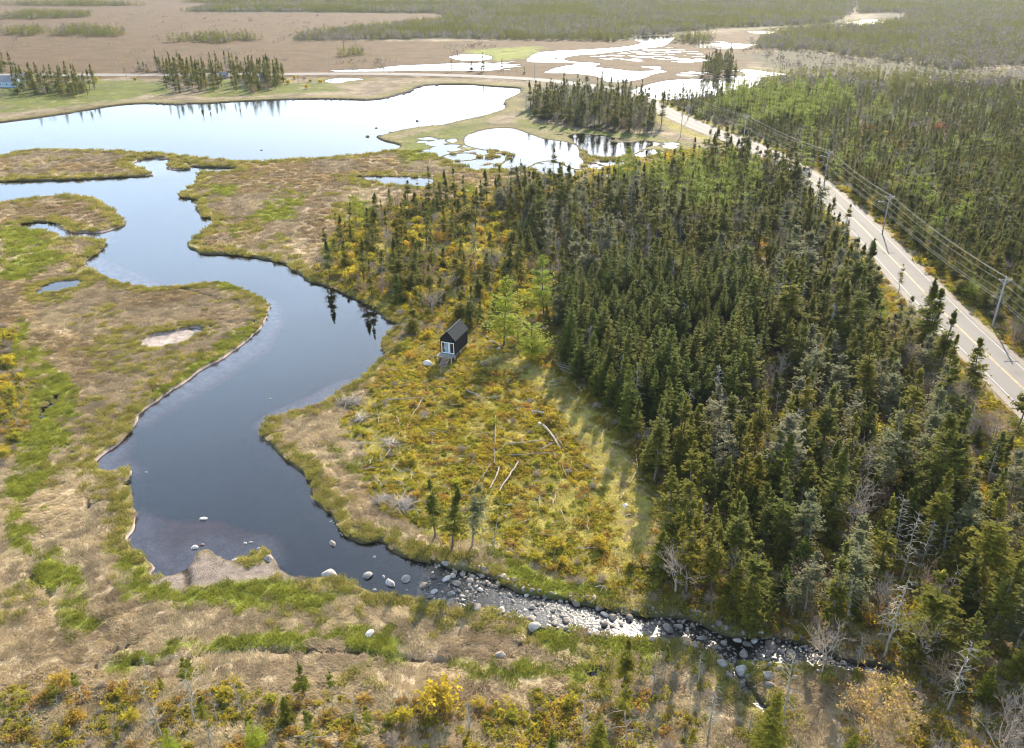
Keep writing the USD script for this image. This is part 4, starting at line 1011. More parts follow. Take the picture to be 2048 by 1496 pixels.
# ------------------------------------------------------------------ names of the places
AREAS = [
    ("on the boggy bottom edge", [(-400,1340),(560,1340),(560,1700),(-400,1700)]),
    ("on the bog below the stream meadow", [(560,1340),(1140,1340),(1140,1700),(560,1700)]),
    ("between the silver pool and dark channel", [(1140,1310),(1490,1320),(1640,1700),(1140,1700)]),
    ("in the corner beyond the stream", [(1490,1325),(2700,1325),(2700,1800),(1600,1800)]),
    ("at the left edge of the marsh", [(-400,600),(160,600),(160,1340),(-400,1340)]),
    ("above the boulders of the stream", [(1310,1090),(1560,1090),(1720,1200),(1720,1325),(1490,1320),(1310,1240)]),
    ("along the clearing's shaded right edge", [(1240,860),(1330,880),(1420,960),(1420,1090),(1310,1090),(1290,980)]),
    ("in the dense stand beside the clearing", Z_YOUNG),
    ("in the scrubby clearing below the cabin", CLEARING),
    ("on the river bend near the cabin", [(620,520),(760,520),(860,600),(860,690),(780,690),(620,560)]),
    ("in the scrub behind the cabin", [(760,520),(1110,560),(1110,720),(960,720),(860,660),(860,600)]),
    ("in the yellow scrub above the bend", [(620,390),(950,380),(1110,500),(1110,560),(760,520),(620,520)]),
    ("in the larch stand near the pools", Z_LARCH),
    ("on the wooded point by the lagoon", Z_POINT),
    ("by the houses across the lagoon", [(-400,120),(700,120),(700,200),(-400,260)]),
    ("among pools beyond the far road", [(700,60),(1560,60),(1560,160),(1040,160),(700,150)]),
    ("under the power line beyond the road", [(1330,190),(1400,190),(1560,270),(1800,430),(2000,600),(2300,900),(2900,1300),(2000,760),(1780,520),(1600,350),(1400,240)]),
    ("in the forest beyond the power line", [(1290,190),(1480,140),(3200,140),(3200,1400),(2300,900),(1800,430),(1400,190)]),
    ("close beside the paved road", [(1480,300),(1545,320),(1690,430),(1770,520),(1850,600),(1960,700),(2100,880),(2020,960),(1900,800),(1760,620),(1640,480),(1500,360)]),
    ("in the forest below the larch stand", [(1110,380),(1560,400),(1700,560),(1560,660),(1480,565),(1110,600)]),
    ("among the red maples in mid forest", [(1480,565),(1700,560),(1850,700),(1850,860),(1450,860),(1540,760),(1560,650)]),
    ("in the shaggy lower right forest", [(1420,860),(2900,860),(2900,1325),(1720,1325),(1560,1090),(1420,1090)]),
]
area_g = [(n, sg.Polygon(a).buffer(0)) for n, a in AREAS]
def area_of(px, py):
    pt = sg.Point(px, py)
    for n, g in area_g:
        if g.contains(pt):
            return n
    return min(area_g, key=lambda a: a[1].distance(pt))[0]

SAY = {"peach_tree": ("budding tree", ["peach-coloured"]), "young_spruce": ("young spruce", ["dark cone-shaped", "tall slender", "broad full", "narrow green"]),
       "old_spruce": ("spruce", ["olive ragged", "wide shaggy", "tall bare-stemmed", "bushy olive", "gappy lopsided", "short dense", "slim pointed", "low broad-based", "thin-topped"]),
       "lichen_spruce": ("lichen spruce", ["pale shaggy", "pale gappy", "pale bushy"]),
       "thin_spruce": ("thin spruce", ["short-crowned", "tufted", "stubby", "pole-like"]),
       "larch": ("larch", ["bright green", "light green", "tall feathery"]),
       "dead_tree": ("dead tree", ["grey many-limbed", "grey drooping", "broken-topped", "tall bristly"]),
       "bare_tree": ("leafless tree", ["grey twiggy", "brown many-stemmed", "tall grey-brown"]),
       "red_maple": ("red-budded maple", ["round", "open"]),
       "budding_shrub": ("budding shrub", ["yellow-green", "low golden", "tall yellowish"]),
       "bare_shrub": ("leafless shrub", ["grey", "low grey", "tall grey"])}
CAT = {"peach_tree": "bare tree", "young_spruce": "young spruce", "old_spruce": "spruce tree", "lichen_spruce": "spruce tree", "thin_spruce": "thin spruce", "larch": "larch tree", "dead_tree": "dead tree", "bare_tree": "bare tree", "red_maple": "maple tree", "budding_shrub": "shrub", "bare_shrub": "leafless shrub"}
NAME = {"peach_tree": "bare_tree", "young_spruce": "young_spruce", "old_spruce": "spruce_tree", "lichen_spruce": "spruce_tree", "thin_spruce": "thin_spruce", "larch": "larch_tree", "dead_tree": "dead_tree", "bare_tree": "bare_tree", "red_maple": "maple_tree", "budding_shrub": "budding_shrub", "bare_shrub": "leafless_shrub"}
PLURAL = {"budding tree": "budding trees", "young spruce": "young spruces", "spruce": "spruces", "lichen spruce": "lichen spruces", "thin spruce": "thin spruces", "larch": "larches", "dead tree": "dead trees", "leafless tree": "leafless trees", "red-budded maple": "red-budded maples", "budding shrub": "budding shrubs", "leafless shrub": "leafless shrubs"}
ORD = "first second third fourth fifth sixth seventh eighth ninth tenth eleventh twelfth".split()
MOST = 296
xy = np.array([(p[1], p[2]) for p in plants])
pz = ground_z(xy[:, 0], xy[:, 1])
bx, by = to_px(np.column_stack([xy, pz]))
hgt = np.array([HEIGHT[p[0]] * p[3] for p in plants])
tx, ty = to_px(np.column_stack([xy, pz + hgt]))
shows = (np.maximum(bx, tx) > 8) & (np.minimum(bx, tx) < 2040) & (ty < 1490) & (by > 4)
size_px = np.hypot(tx - bx, ty - by)
RV = np.random.default_rng(99)
variant = np.array([RV.integers(1, LOOKS[p[0]] + 1) for p in plants])
turn = RV.uniform(0, 360, len(plants)); leanx = RV.normal(0, 2.2, len(plants)); leany = RV.normal(0, 2.2, len(plants)); wide = RV.uniform(0.88, 1.15, len(plants))
FIX = {"tall layered spruce": 1, "leaning broad spruce": 2, "slim spruce with tiered": 1, "tall pale dead tree with feathery": 1, "white dead tree with limbs fanning": 4, "white dead tree with crooked": 1, "round pinkish-grey": 2, "tall pole-like spruce": 4, "bare-stemmed spruce with dense": 2}
for i, p in enumerate(plants):
    for k, v in FIX.items():
        if p[4].startswith(k):
            variant[i] = v
single_i, by_name = [], {}
for i, p in enumerate(plants):
    by_name.setdefault(NAME[p[0]], []).append(i)
rest = {}
groups = {}
for nm, ids in by_name.items():
    seen = sorted([i for i in ids if shows[i]], key=lambda i: (plants[i][4] == "", -size_px[i]))
    keep = seen[:MOST]
    kset = set(keep)
    for i in keep:
        p = plants[i]
        if p[4]:
            groups[("one", i)] = [i]
        else:
            groups.setdefault((p[0], int(variant[i]), area_of(bx[i], by[i])), []).append(i)
    rest[nm] = [i for i in ids if i not in kset]
def place_plant(i, label, group=None):
    p = plants[i]
    thing(NAME[p[0]], label, CAT[p[0]], (xy[i, 0], xy[i, 1], pz[i] - 0.05), turn[i], group, (p[3] * wide[i], p[3] * wide[i], p[3]), f"/World/plant_kinds/{p[0]}_{variant[i]}", (leanx[i], leany[i]))
for key, ids in groups.items():
    if key[0] == "one":
        place_plant(ids[0], plants[ids[0]][4])
        continue
    kind, v, area = key
    noun, looks = SAY[kind]; look = looks[v - 1]
    if len(ids) == 1:
        place_plant(ids[0], f"only {look} {noun} {area}")
    elif len(ids) <= 12:
        for n, i in enumerate(sorted(ids, key=lambda i: bx[i])):
            place_plant(i, f"{ORD[n]} from left of {look} {PLURAL[noun]} {area}", f"{look} {PLURAL[noun]} {area}")
    else:                                                      # many alike: told apart by nearness, twelve at a time, and from left to right
        ids = sorted(ids, key=lambda i: -by[i])
        for k in range(0, len(ids), 12):
            near = "nearest" if k == 0 else (ORD[k // 12] + "-nearest" if k // 12 < 12 else "farther")
            for n, i in enumerate(sorted(ids[k:k + 12], key=lambda i: bx[i])):
                place_plant(i, " ".join(f"{ORD[n]} from left, {near} dozen {look} {PLURAL[noun]} {area}".replace(" lichen spruces", " spruces").split()[:99]), f"{look} {PLURAL[noun]} {area}")

# ------------------------------------------------------------------ the masses nobody could count
def quats(yaw, tx=None, ty=None):
    h = np.radians(np.asarray(yaw)) / 2
    out = Vt.QuathArray(len(h))
    c, s = np.cos(h), np.sin(h)
    for i in range(len(h)):
        out[i] = Gf.Quath(float(c[i]), 0.0, 0.0, float(s[i]))
    return out
def mass(name, label, category, protos, pos, yaw, scale, which):
    """one object of kind stuff: copies of the protos (lists of (name, mesh, material))"""
    pi = UsdGeom.PointInstancer.Define(stage, "/World/" + name)
    rel = pi.CreatePrototypesRel()
    for k, parts in enumerate(protos):
        path = f"/World/{name}/kinds/kind_{k + 1}"
        if isinstance(parts, str):
            x = UsdGeom.Xform.Define(stage, path); x.GetPrim().GetReferences().AddInternalReference(parts)
        else:
            UsdGeom.Xform.Define(stage, path)
            for pn, mesh, m in parts:
                usdkit.mesh(stage, f"{path}/{pn}", mesh, m)
        rel.AddTarget(path)
    pi.CreatePositionsAttr(Vt.Vec3fArray.FromNumpy(np.asarray(pos, np.float32)))
    pi.CreateOrientationsAttr(quats(yaw))
    sc = np.asarray(scale, np.float32); sc = np.repeat(sc[:, None], 3, 1) if sc.ndim == 1 else sc
    pi.CreateScalesAttr(Vt.Vec3fArray.FromNumpy(np.ascontiguousarray(sc)))
    pi.CreateProtoIndicesAttr(Vt.IntArray.FromNumpy(np.asarray(which, np.int32)))
    setdata(pi.GetPrim(), kind="stuff", label=label, category=category)
    return pi
MASS_LABEL = {"spruce_tree": ("spruce_forest", "dark ragged spruce forest filling the right half of the view"), "young_spruce": ("young_spruce_forest", "dense mass of young spruces deeper in the forest"), "larch_tree": ("larch_grove", "light green larches scattered through the far forest"),
              "dead_tree": ("snag_thicket", "grey dead trees scattered deeper in the forest"), "bare_tree": ("leafless_woodland", "grey-brown leafless trees scattered through the far forest"), "budding_shrub": ("budding_thicket", "yellowish budding undergrowth in the woods"), "leafless_shrub": ("leafless_thicket", "grey leafless undergrowth around the bog"),
              "thin_spruce": ("thin_spruce_thicket", "thin spruces scattered on the bog"), "maple_tree": ("maple_grove", "red-budded maples in the far forest")}
for nm, ids in rest.items():
    if not ids:
        continue
    ids = np.array(ids)
    keys = sorted({(plants[i][0], int(variant[i])) for i in ids}); ix = {k: n for n, k in enumerate(keys)}
    s = np.array([plants[i][3] for i in ids]); wd = wide[ids]
    mass(MASS_LABEL[nm][0], MASS_LABEL[nm][1], "forest", [f"/World/plant_kinds/{k}_{v}" for k, v in keys], np.column_stack([xy[ids], pz[ids] - 0.05]), turn[ids], np.column_stack([s * wd, s * wd, s]), [ix[(plants[i][0], int(variant[i]))] for i in ids])

# far forest: clumps of small trees
def clump(seed, size, n, H, mixes):
    """mixes: list of (weight, material key, style)"""
    r = np.random.default_rng(seed)
    by = {}
    w = np.array([m[0] for m in mixes]); w = w / w.sum()
    for k in range(n):
        m = mixes[r.choice(len(mixes), p=w)]
        x, y = r.uniform(-size / 2, size / 2, 2); h = H * r.uniform(0.6, 1.25)
        if m[2] == "cone":
            _, c = conifer(int(r.integers(1e6)), h, h * r.uniform(0.16, 0.26), 44, 0.05, ragged=0.3 * r.random(), nt=3, size=h * 0.10, width=h * 0.034)
        else:
            nn = 90; a = r.normal(0, 1, (nn, 3)); a /= np.linalg.norm(a, axis=1, keepdims=True)
            q = a * (r.random((nn, 1)) ** 0.4) * np.array([h * 0.3, h * 0.3, h * 0.36]) + np.array([0, 0, h * 0.5])
            d1 = r.normal(0, 1, (nn, 3)); d2 = r.normal(0, 1, (nn, 3))
            t = np.stack([q - d1 * h * 0.035, q + d2 * h * 0.055, q + d1 * h * 0.035], 1)
            c = (t.reshape(-1, 3), np.arange(nn * 3).reshape(-1, 3))
        by.setdefault(m[1], []).append((c[0] + np.array([x, y, 0]), c[1]))
    return [("crowns" if i == 0 else f"crowns_{i:03d}", merged(*v), M[k]) for i, (k, v) in enumerate(by.items())]
SPR, MIX, PALE = [(1, "old_needles", "cone"), (.5, "young_needles", "cone")], [(.5, "old_needles", "cone"), (.25, "young_needles", "cone"), (.4, "grey_twigs", "round"), (.1, "larch_needles", "cone")], [(.3, "old_needles", "cone"), (.5, "brown_twigs", "round"), (.5, "grey_twigs", "round")]
protos_far = [clump(900, 11, 10, 5.4, SPR), clump(901, 11, 10, 5.0, SPR), clump(902, 12, 10, 5.2, MIX), clump(903, 12, 9, 4.6, MIX), clump(904, 12, 9, 4.2, PALE), clump(905, 12, 8, 2.4, PALE), clump(906, 12, 7, 2.0, MIX)]
FAR1 = [(690,-62),(1720,-62),(1700,25),(1660,48),(1560,52),(1440,57),(1350,64),(1270,79),(1200,83),(1100,81),(1000,80),(880,76),(700,82),(585,82),(640,65),(760,54),(900,42),(880,27),(700,25),(560,24),(370,24),(420,14),(560,7)]
FAR2 = [(1488,95),(1553,68),(1620,52),(1740,54),(1810,40),(1825,-62),(2600,-62),(2600,150),(2048,130),(1900,139),(1800,126),(1650,104),(1560,99)]
FAR3 = [(1700,-62),(1830,-62),(1815,25),(1720,27)]
far_p, far_w = [], []
def far_add(polys, spacing, seed, choice, keep=1.0):
    p = inside(polys, spacing, seed, keep=keep, margin_water=4)
    r = np.random.default_rng(seed)
    n = fbm2(p[:, 0], p[:, 1], 70.0, 91)
    w = np.array([choice(v, r) for v in n], int)
    far_p.append(p); far_w.append(w)
pickf = lambda v, r: int(r.choice([0, 1]) if v < 0.45 else (r.choice([2, 3]) if v < 0.56 else r.choice([4, 2])))
far_add([FAR1, FAR2, FAR3], 7.2, 92, pickf)
pr = inside([Z_RIGHT], 8.0, 93); far_p.append(pr[pr[:, 1] >= 430]); far_w.append(np.array([pickf(v, R4) for v in fbm2(far_p[-1][:, 0], far_p[-1][:, 1], 40.0, 94)], int))
far_add([[(1480,97),(1650,106),(1800,128),(2048,132),(2600,150),(2600,180),(2048,164),(1750,152),(1600,150),(1520,158),(1570,140)]], 9.0, 95, lambda v, r: int(r.choice([5, 6])), keep=0.75)
far_add([[(0,38),(60,25),(180,30),(170,35),(60,39)], [(100,71),(160,57),(230,63),(258,72),(200,75)], [(0,70),(40,59),(90,63),(80,73)], [(322,83),(400,75),(500,74),(522,80),(440,87)], [(675,112),(700,104),(735,108),(700,114)], [(1352,85),(1360,74),(1420,74),(1426,86),(1380,88)], [(0,10),(150,6),(300,11),(150,13)], [(350,4),(600,-5),(690,5),(500,9)]], 8.0, 96, lambda v, r: int(r.choice([0, 1, 2])))
far_add([[(1400,108),(1410,96),(1440,92),(1440,107)], [(870,108),(890,92),(985,84),(990,98),(920,108)], [(690,140),(700,120),(790,118),(770,132),(720,141)], [(600,130),(690,118),(700,128),(640,134)]], 10.0, 97, lambda v, r: int(r.choice([5, 6])), keep=0.7)
far_add([[(0,45),(330,20),(900,42),(640,60),(580,100),(700,125),(0,128),(-300,100)]], 24.0, 198, lambda v, r: int(r.choice([5, 6, 6])), keep=0.45)
far_add([[(-400,-20),(560,-30),(690,-40),(690,10),(560,3),(300,0)]], 13.0, 98, lambda v, r: int(r.choice([2, 4, 5])), keep=0.5)
fp, fw = np.vstack(far_p), np.concatenate(far_w)
mass("far_forest", "hazy mixed forest stretching to the skyline beyond bog and river", "forest", protos_far, np.column_stack([fp, np.zeros(len(fp)) - 0.05]), RV.uniform(0, 360, len(fp)), RV.uniform(0.8, 1.25, len(fp)), fw)

# ground cover: grass tussocks and heath
def tuft(seed, n, rad, L, wd, lie, curl=0.25):
    r = np.random.default_rng(seed)
    a = r.random(n) * 6.28; q = rad * np.sqrt(r.random(n))
    base = np.column_stack([q * np.cos(a), q * np.sin(a), np.full(n, -0.06)])
    az = r.normal(0, 0.55, n) if lie > 0.5 else r.random(n) * 6.28
    l = L * r.uniform(0.5, 1.2, n); el = np.clip(r.normal(1.25 - 1.0 * lie, 0.25, n), 0.12, 1.5)
    d = np.column_stack([np.cos(az) * np.cos(el), np.sin(az) * np.cos(el), np.sin(el)])
    s = np.column_stack([-np.sin(az), np.cos(az), np.zeros(n)]) * wd
    mid = base + d * l[:, None] * 0.6; tip = base + d * l[:, None] + np.column_stack([np.zeros((n, 2)), -curl * l * np.cos(el)])
    t = np.concatenate([np.stack([base - s, base + s, mid + s * 0.8], 1), np.stack([base - s, mid + s * 0.8, mid - s * 0.8], 1), np.stack([mid - s * 0.8, mid + s * 0.8, tip], 1)])
    return t.reshape(-1, 3), np.arange(len(t) * 3).reshape(-1, 3)
def heath(seed, n, rad, h, leaf):
    r = np.random.default_rng(seed)
    k = 7; c = np.column_stack([r.uniform(-rad, rad, (k, 2)), np.zeros(k)]); cr = r.uniform(0.3, 0.6, k) * rad
    j = r.integers(0, k, n); a = r.normal(0, 1, (n, 3)); a /= np.linalg.norm(a, axis=1, keepdims=True); a[:, 2] = np.abs(a[:, 2])
    q = c[j] + a * cr[j][:, None] * np.array([1, 1, h / rad * 1.4]) * (0.75 + 0.3 * r.random((n, 1)))
    d1 = r.normal(0, 1, (n, 3)); d1 /= np.linalg.norm(d1, axis=1, keepdims=True); d2 = np.cross(d1, r.normal(0, 1, (n, 3))); d2 /= np.linalg.norm(d2, axis=1, keepdims=True)
    s = leaf * r.uniform(0.6, 1.3, (n, 1))
    t = np.stack([q - d1 * s * 0.5, q + d2 * s, q + d1 * s * 0.5], 1)
    return t.reshape(-1, 3), np.arange(n * 3).reshape(-1, 3)
r5 = np.random.default_rng(5)
PATH = sg.LineString(poly([(1010,720),(1085,755),(1150,830),(1215,910),(1262,1000),(1285,1090)]))
def lattice(y0, y1, s, pad=5):
    out = []
    for yy in np.arange(y0, y1, s):
        h = 0.63 * (0.892 * yy + 27.2) + pad; xs = np.arange(-h, h, s); out.append(np.stack([xs, np.full(len(xs), yy)], 1))
    p = np.vstack(out); return p + r5.uniform(-0.5, 0.5, p.shape) * s
for name, (y0, y1, s, k) in {"near": (44, 165, 0.85, 1.0), "mid": (165, 290, 1.9, 1.9)}.items():
    P = lattice(y0, y1, s)
    dw = shapely.distance(water_g, shapely.points(P[:, 0], P[:, 1])); P = P[dw > 0.06 * k]; dw = dw[dw > 0.06 * k]
    rdd = shapely.distance(road_line, shapely.points(P[:, 0], P[:, 1])); P, dw = P[rdd > 5.6], dw[rdd > 5.6]
    dd = np.min([shapely.distance(L, shapely.points(P[:, 0], P[:, 1])) for L in ditch_l], 0); P, dw = P[dd > 0.45], dw[dd > 0.45]
    Wc = cover(P[:, 0], P[:, 1], dw)
    rr = r5.random((8, len(P)))
    typ = np.full(len(P), 0)                                        # straw
    typ[rr[0] < Wc["brown"]] = 1
    typ[rr[1] < Wc["olive"]] = 2
    fl_ = rr[2] < Wc["floor"] * 0.85; typ[fl_] = np.where(fbm2(P[fl_, 0], P[fl_, 1], 4.0, 47) * 0.6 + rr[5][fl_] * 0.4 < np.where(P[fl_, 1] < 72, 0.42, 0.50), 5, np.where(rr[6][fl_] < 0.75, 0, 6))
    path_w = -(1.0 * (shapely.distance(PATH, shapely.points(P[:, 0], P[:, 1])) < 2.6)) * -1
    g = rr[3] < Wc["gold"]; typ[g] = np.where(fbm2(P[g, 0], P[g, 1], 5.0, 45) * 0.6 + rr[5][g] * 0.4 - 0.5 * path_w[g] < 0.475, 4, np.where(rr[6][g] < 0.76, 5, 6))
    pm = (path_w > 0) & (rr[5] < 0.5); typ[pm] = np.where(rr[6][pm] < 0.25, 0, np.where(rr[6][pm] < 0.45, 2, 4))
    typ[rr[4] < Wc["green"]] = 3
    ok = ~(rr[7] < Wc["mud"]); P, typ = P[ok], typ[ok]
    swirl = np.degrees(fbm2(P[:, 0], P[:, 1], 14.0, 46, 2) * 4 * np.pi) + r5.normal(0, 14, len(P))
    zz = ground_z(P[:, 0], P[:, 1])
    sc = k * r5.uniform(0.75, 1.2, len(P))
    names = [("straw_grass", "straw", "pale dead marsh grass lying in swirls"), ("brown_sedge", "brown_grass", "brown flattened marsh sedge"), ("olive_sedge", "olive_grass", "olive marsh sedge along the banks"), ("green_grass", "green_grass", "fresh green grass in bands across the marsh"), ("gold_grass", "gold_grass", "golden dry grass of the clearing"), ("green_heath", "heath_green", "low olive-green heath shrubs under trees and in the clearing"), ("rusty_heath", "heath_rust", "low rust-coloured heath shrubs in the clearing")]
    for t, (nm, mk, lab) in enumerate(names):
        m = typ == t
        if not m.any():
            continue
        if t in (5, 6):
            pr = [[("leaves", heath(1000 + 10 * t + i, 260, 0.72, 0.62, 0.15), M[mk])] for i in range(3)]
        else:
            pr = [[("blades", tuft(1000 + 10 * t + i, 130, 0.62, 0.55 if t != 3 else 0.4, 0.022 * 1.3, 0.75 if t < 2 or t == 4 else 0.35), M[mk])] for i in range(3)]
        far_w_ = "" if name == "near" else "distant_"
        mass(far_w_ + nm, lab + (", farther off" if far_w_ else ""), "ground cover", pr, np.column_stack([P[m], zz[m]]), swirl[m] if t not in (5, 6) else r5.uniform(0, 360, m.sum()), sc[m], r5.integers(0, 3, m.sum()))

# ------------------------------------------------------------------ the black cabin
YAW = math.radians(20.0)
right_v, back_v = np.array([math.cos(YAW), -math.sin(YAW)]), np.array([math.sin(YAW), math.cos(YAW)])
fl = at(881.5, 705.6, 1.1)[:2]; fr = at(910.6, 710, 1.1)[:2]
org = (fl + fr) / 2
CW, CL, FLOOR, EAVE, RIDGE = 2.64, 5.3, 1.1, 3.75, 5.12
cabin = thing("cabin", "small black gabled cabin on piers with white-framed sliding door and front steps", "cabin", (org[0], org[1], 0), -20.0)
hw = CW / 2
# local frame: x right, y back (into the cabin), z up
b = MB()
wallt = 0.12
b.box((-hw + wallt / 2, CL / 2, (FLOOR + EAVE) / 2), (wallt, CL, EAVE - FLOOR)); b.box((hw - wallt / 2, CL / 2, (FLOOR + EAVE) / 2), (wallt, CL, EAVE - FLOOR))
b.box((0, CL - wallt / 2, (FLOOR + EAVE) / 2), (CW - 2 * wallt - 0.004, wallt, EAVE - FLOOR))
dw0, dw1, dz0, dz1 = -1.14, 1.14, FLOOR + 0.10, FLOOR + 2.10
b.box(((-hw + wallt + dw0) / 2, wallt / 2, (FLOOR + EAVE) / 2), (dw0 + hw - wallt, wallt, EAVE - FLOOR)); b.box(((hw - wallt + dw1) / 2, wallt / 2, (FLOOR + EAVE) / 2), (hw - wallt - dw1, wallt, EAVE - FLOOR))
b.box((0, wallt / 2, (dz1 + EAVE) / 2), (dw1 - dw0 - 0.004, wallt, EAVE - dz1)); b.box((0, wallt / 2, (FLOOR + dz0) / 2), (dw1 - dw0 - 0.004, wallt, dz0 - FLOOR))
for y in (0.0, CL - wallt):
    tri_ = np.array([[-hw, y, EAVE], [hw, y, EAVE], [0, y, RIDGE - 0.05], [-hw, y + wallt, EAVE], [hw, y + wallt, EAVE], [0, y + wallt, RIDGE - 0.05]])
    b.add(tri_, [(0, 1, 2), (3, 5, 4), (0, 3, 4), (0, 4, 1), (1, 4, 5), (1, 5, 2), (2, 5, 3), (2, 3, 0)])
part(cabin, "wall", b.out(), M["black_siding"])
for s in (-1, 1):                                              # upright boards of the cladding
    for i in range(14):
        bb = MB(); bb.box((s * (hw + 0.012), 0.06 + (i + 0.5) * (CL - 0.12) / 14, (FLOOR + EAVE) / 2 - 0.02), (0.024, (CL - 0.12) / 14 - 0.022, EAVE - FLOOR - 0.06)); part(cabin, "board", bb.out(), M["black_siding"])
b = MB(); b.box((0, CL / 2, FLOOR - 0.09), (CW - 0.1, CL - 0.1, 0.18)); part(cabin, "floor_frame", b.out(), M["stair_wood"])
ov, slope = 0.20, math.atan2(RIDGE - EAVE, hw)
rl = math.hypot(hw, RIDGE - EAVE) + ov
for s in (-1, 1):
    rot = trimesh.transformations.rotation_matrix(s * slope, [0, 1, 0])
    mid = np.array([s * (rl / 2) * math.cos(slope), CL / 2, RIDGE + 0.03 - (rl / 2) * math.sin(slope)])
    b = MB(); b.box(mid, (rl, CL + 0.3, 0.05), rot)
    roof = part(cabin, "roof", b.out(), M["roof_metal"], label="dark metal roof slope")
    for i in range(13):                                        # standing seams
        y = -0.12 + i * (CL + 0.24) / 12
        q = mid + np.array([s * math.sin(slope) * 0.04, 0, math.cos(slope) * 0.04]); q[1] = y
        bb = MB(); bb.box(q, (rl - 0.02, 0.035, 0.04), rot); part(roof, "seam", bb.out(), M["roof_metal"])
b = MB(); b.box((0, CL / 2, RIDGE + 0.065), (0.22, CL + 0.32, 0.05)); part(cabin, "ridge_cap", b.out(), M["roof_metal"])
# sliding door: two framed leaves
for i, (x0, x1) in enumerate(((dw0, 0.22), (0.30, dw1))):
    fr_ = MB(); y = 0.03
    for c, e in (((x0 + 0.05, y, (dz0 + dz1) / 2), (0.1, 0.08, dz1 - dz0)), ((x1 - 0.05, y, (dz0 + dz1) / 2), (0.1, 0.08, dz1 - dz0)), (((x0 + x1) / 2, y, dz1 - 0.05), (x1 - x0 - 0.204, 0.08, 0.1)), (((x0 + x1) / 2, y, dz0 + 0.06), (x1 - x0 - 0.204, 0.08, 0.12))):
        fr_.box(c, e)
    if i == 0:
        fr_.box(((x0 + x1) / 2 - 0.05, y, (dz0 + dz1) / 2), (0.06, 0.07, dz1 - dz0 - 0.224))
    dr = part(cabin, "door", fr_.out(), M["white_frame"], label=("wide curtained leaf of the sliding door" if i == 0 else "dark narrow leaf of the sliding door"))
    g = MB(); g.box(((x0 + x1) / 2, 0.045, (dz0 + dz1) / 2), (x1 - x0 - 0.2, 0.012, dz1 - dz0 - 0.22)); part(dr, "pane", g.out(), M["glass"])
    cur = MB()
    if i == 0:
        xs = np.linspace((x0 + x1) / 2 - 0.02, x1 - 0.1, 25)
    else:
        xs = np.linspace(x0 + 0.08, x1 - 0.08, 9)
    yy = 0.16 + 0.03 * np.sin(np.arange(len(xs)) * 1.5) * (i == 0)
    v = np.vstack([np.column_stack([xs, yy, np.full(len(xs), dz0 + 0.05)]), np.column_stack([xs, yy, np.full(len(xs), dz1 - 0.05)])]); k = len(xs); n = np.arange(k - 1)
    cur.add(v, np.vstack([np.stack([n, n + 1, n + k + 1], 1), np.stack([n, n + k + 1, n + k], 1)]))
    part(dr, "curtain" if i == 0 else "shade_sheet", cur.out(), M["curtain"] if i == 0 else M["dark_room"])  # narrow leaf: a dark sheet painted as the unlit room behind the glass
# deck boards, frame, steps, piers
for i in range(10):
    bb = MB(); bb.box((-0.10, -0.07 - i * 0.135, FLOOR + 0.02), (2.78, 0.122, 0.04)); part(cabin, "deck_board", bb.out(), M["deck_wood"])
b = MB()
for y in (-0.06, -1.28):
    b.box((-0.10, y, FLOOR - 0.09), (2.7, 0.05, 0.16))
for x in (-1.42, 1.22):
    b.box((x, -0.67, FLOOR - 0.092), (0.05, 1.16, 0.16))
part(cabin, "deck_frame", b.out(), M["stair_wood"])
st = MB(); sx0, sx1, sy0, sy1 = -0.28, 0.80, -1.42, -3.05
for x in (sx0, sx1):
    P = np.array([[x, sy0, FLOOR - 0.25], [x, sy0, FLOOR - 0.02], [x, sy1, 0.18], [x, sy1, -0.05]])
    Q = P + np.array([0.05, 0, 0])
    st.add(np.vstack([P, Q]), [(0, 1, 2), (0, 2, 3), (4, 6, 5), (4, 7, 6), (0, 4, 5), (0, 5, 1), (1, 5, 6), (1, 6, 2), (2, 6, 7), (2, 7, 3), (3, 7, 4), (3, 4, 0)])
stairs = part(cabin, "stairs", st.out(), M["stair_wood"])
for i in range(7):
    t = (i + 0.5) / 7.0
    bb = MB(); bb.box(((sx0 + sx1 + 0.05) / 2, sy0 + (sy1 - sy0) * t, FLOOR - 0.02 + (0.16 - FLOOR) * t + 0.03), (sx1 - sx0 + 0.14, 0.25, 0.04)); part(stairs, "tread", bb.out(), M["stair_wood"])
for x in (-1.12, 1.12):
    for y in (0.25, 2.65, 5.0):
        bb = MB(); c_ = trimesh.creation.cylinder(0.13, FLOOR + 0.3, sections=10); c_.apply_translation((x, y, (FLOOR - 0.18 - 0.3) / 2 - 0.0)); bb.mesh(c_); part(cabin, "pier", bb.out(), M["concrete"])
for x in (-1.3, 1.1):
    bb = MB(); bb.box((x, -1.2, (FLOOR - 0.17) / 2 - 0.1), (0.14, 0.14, FLOOR - 0.17 + 0.2)); part(cabin, "deck_post", bb.out(), M["concrete"])
slab = at(893, 741)
rocky = lambda seed, n=3: None

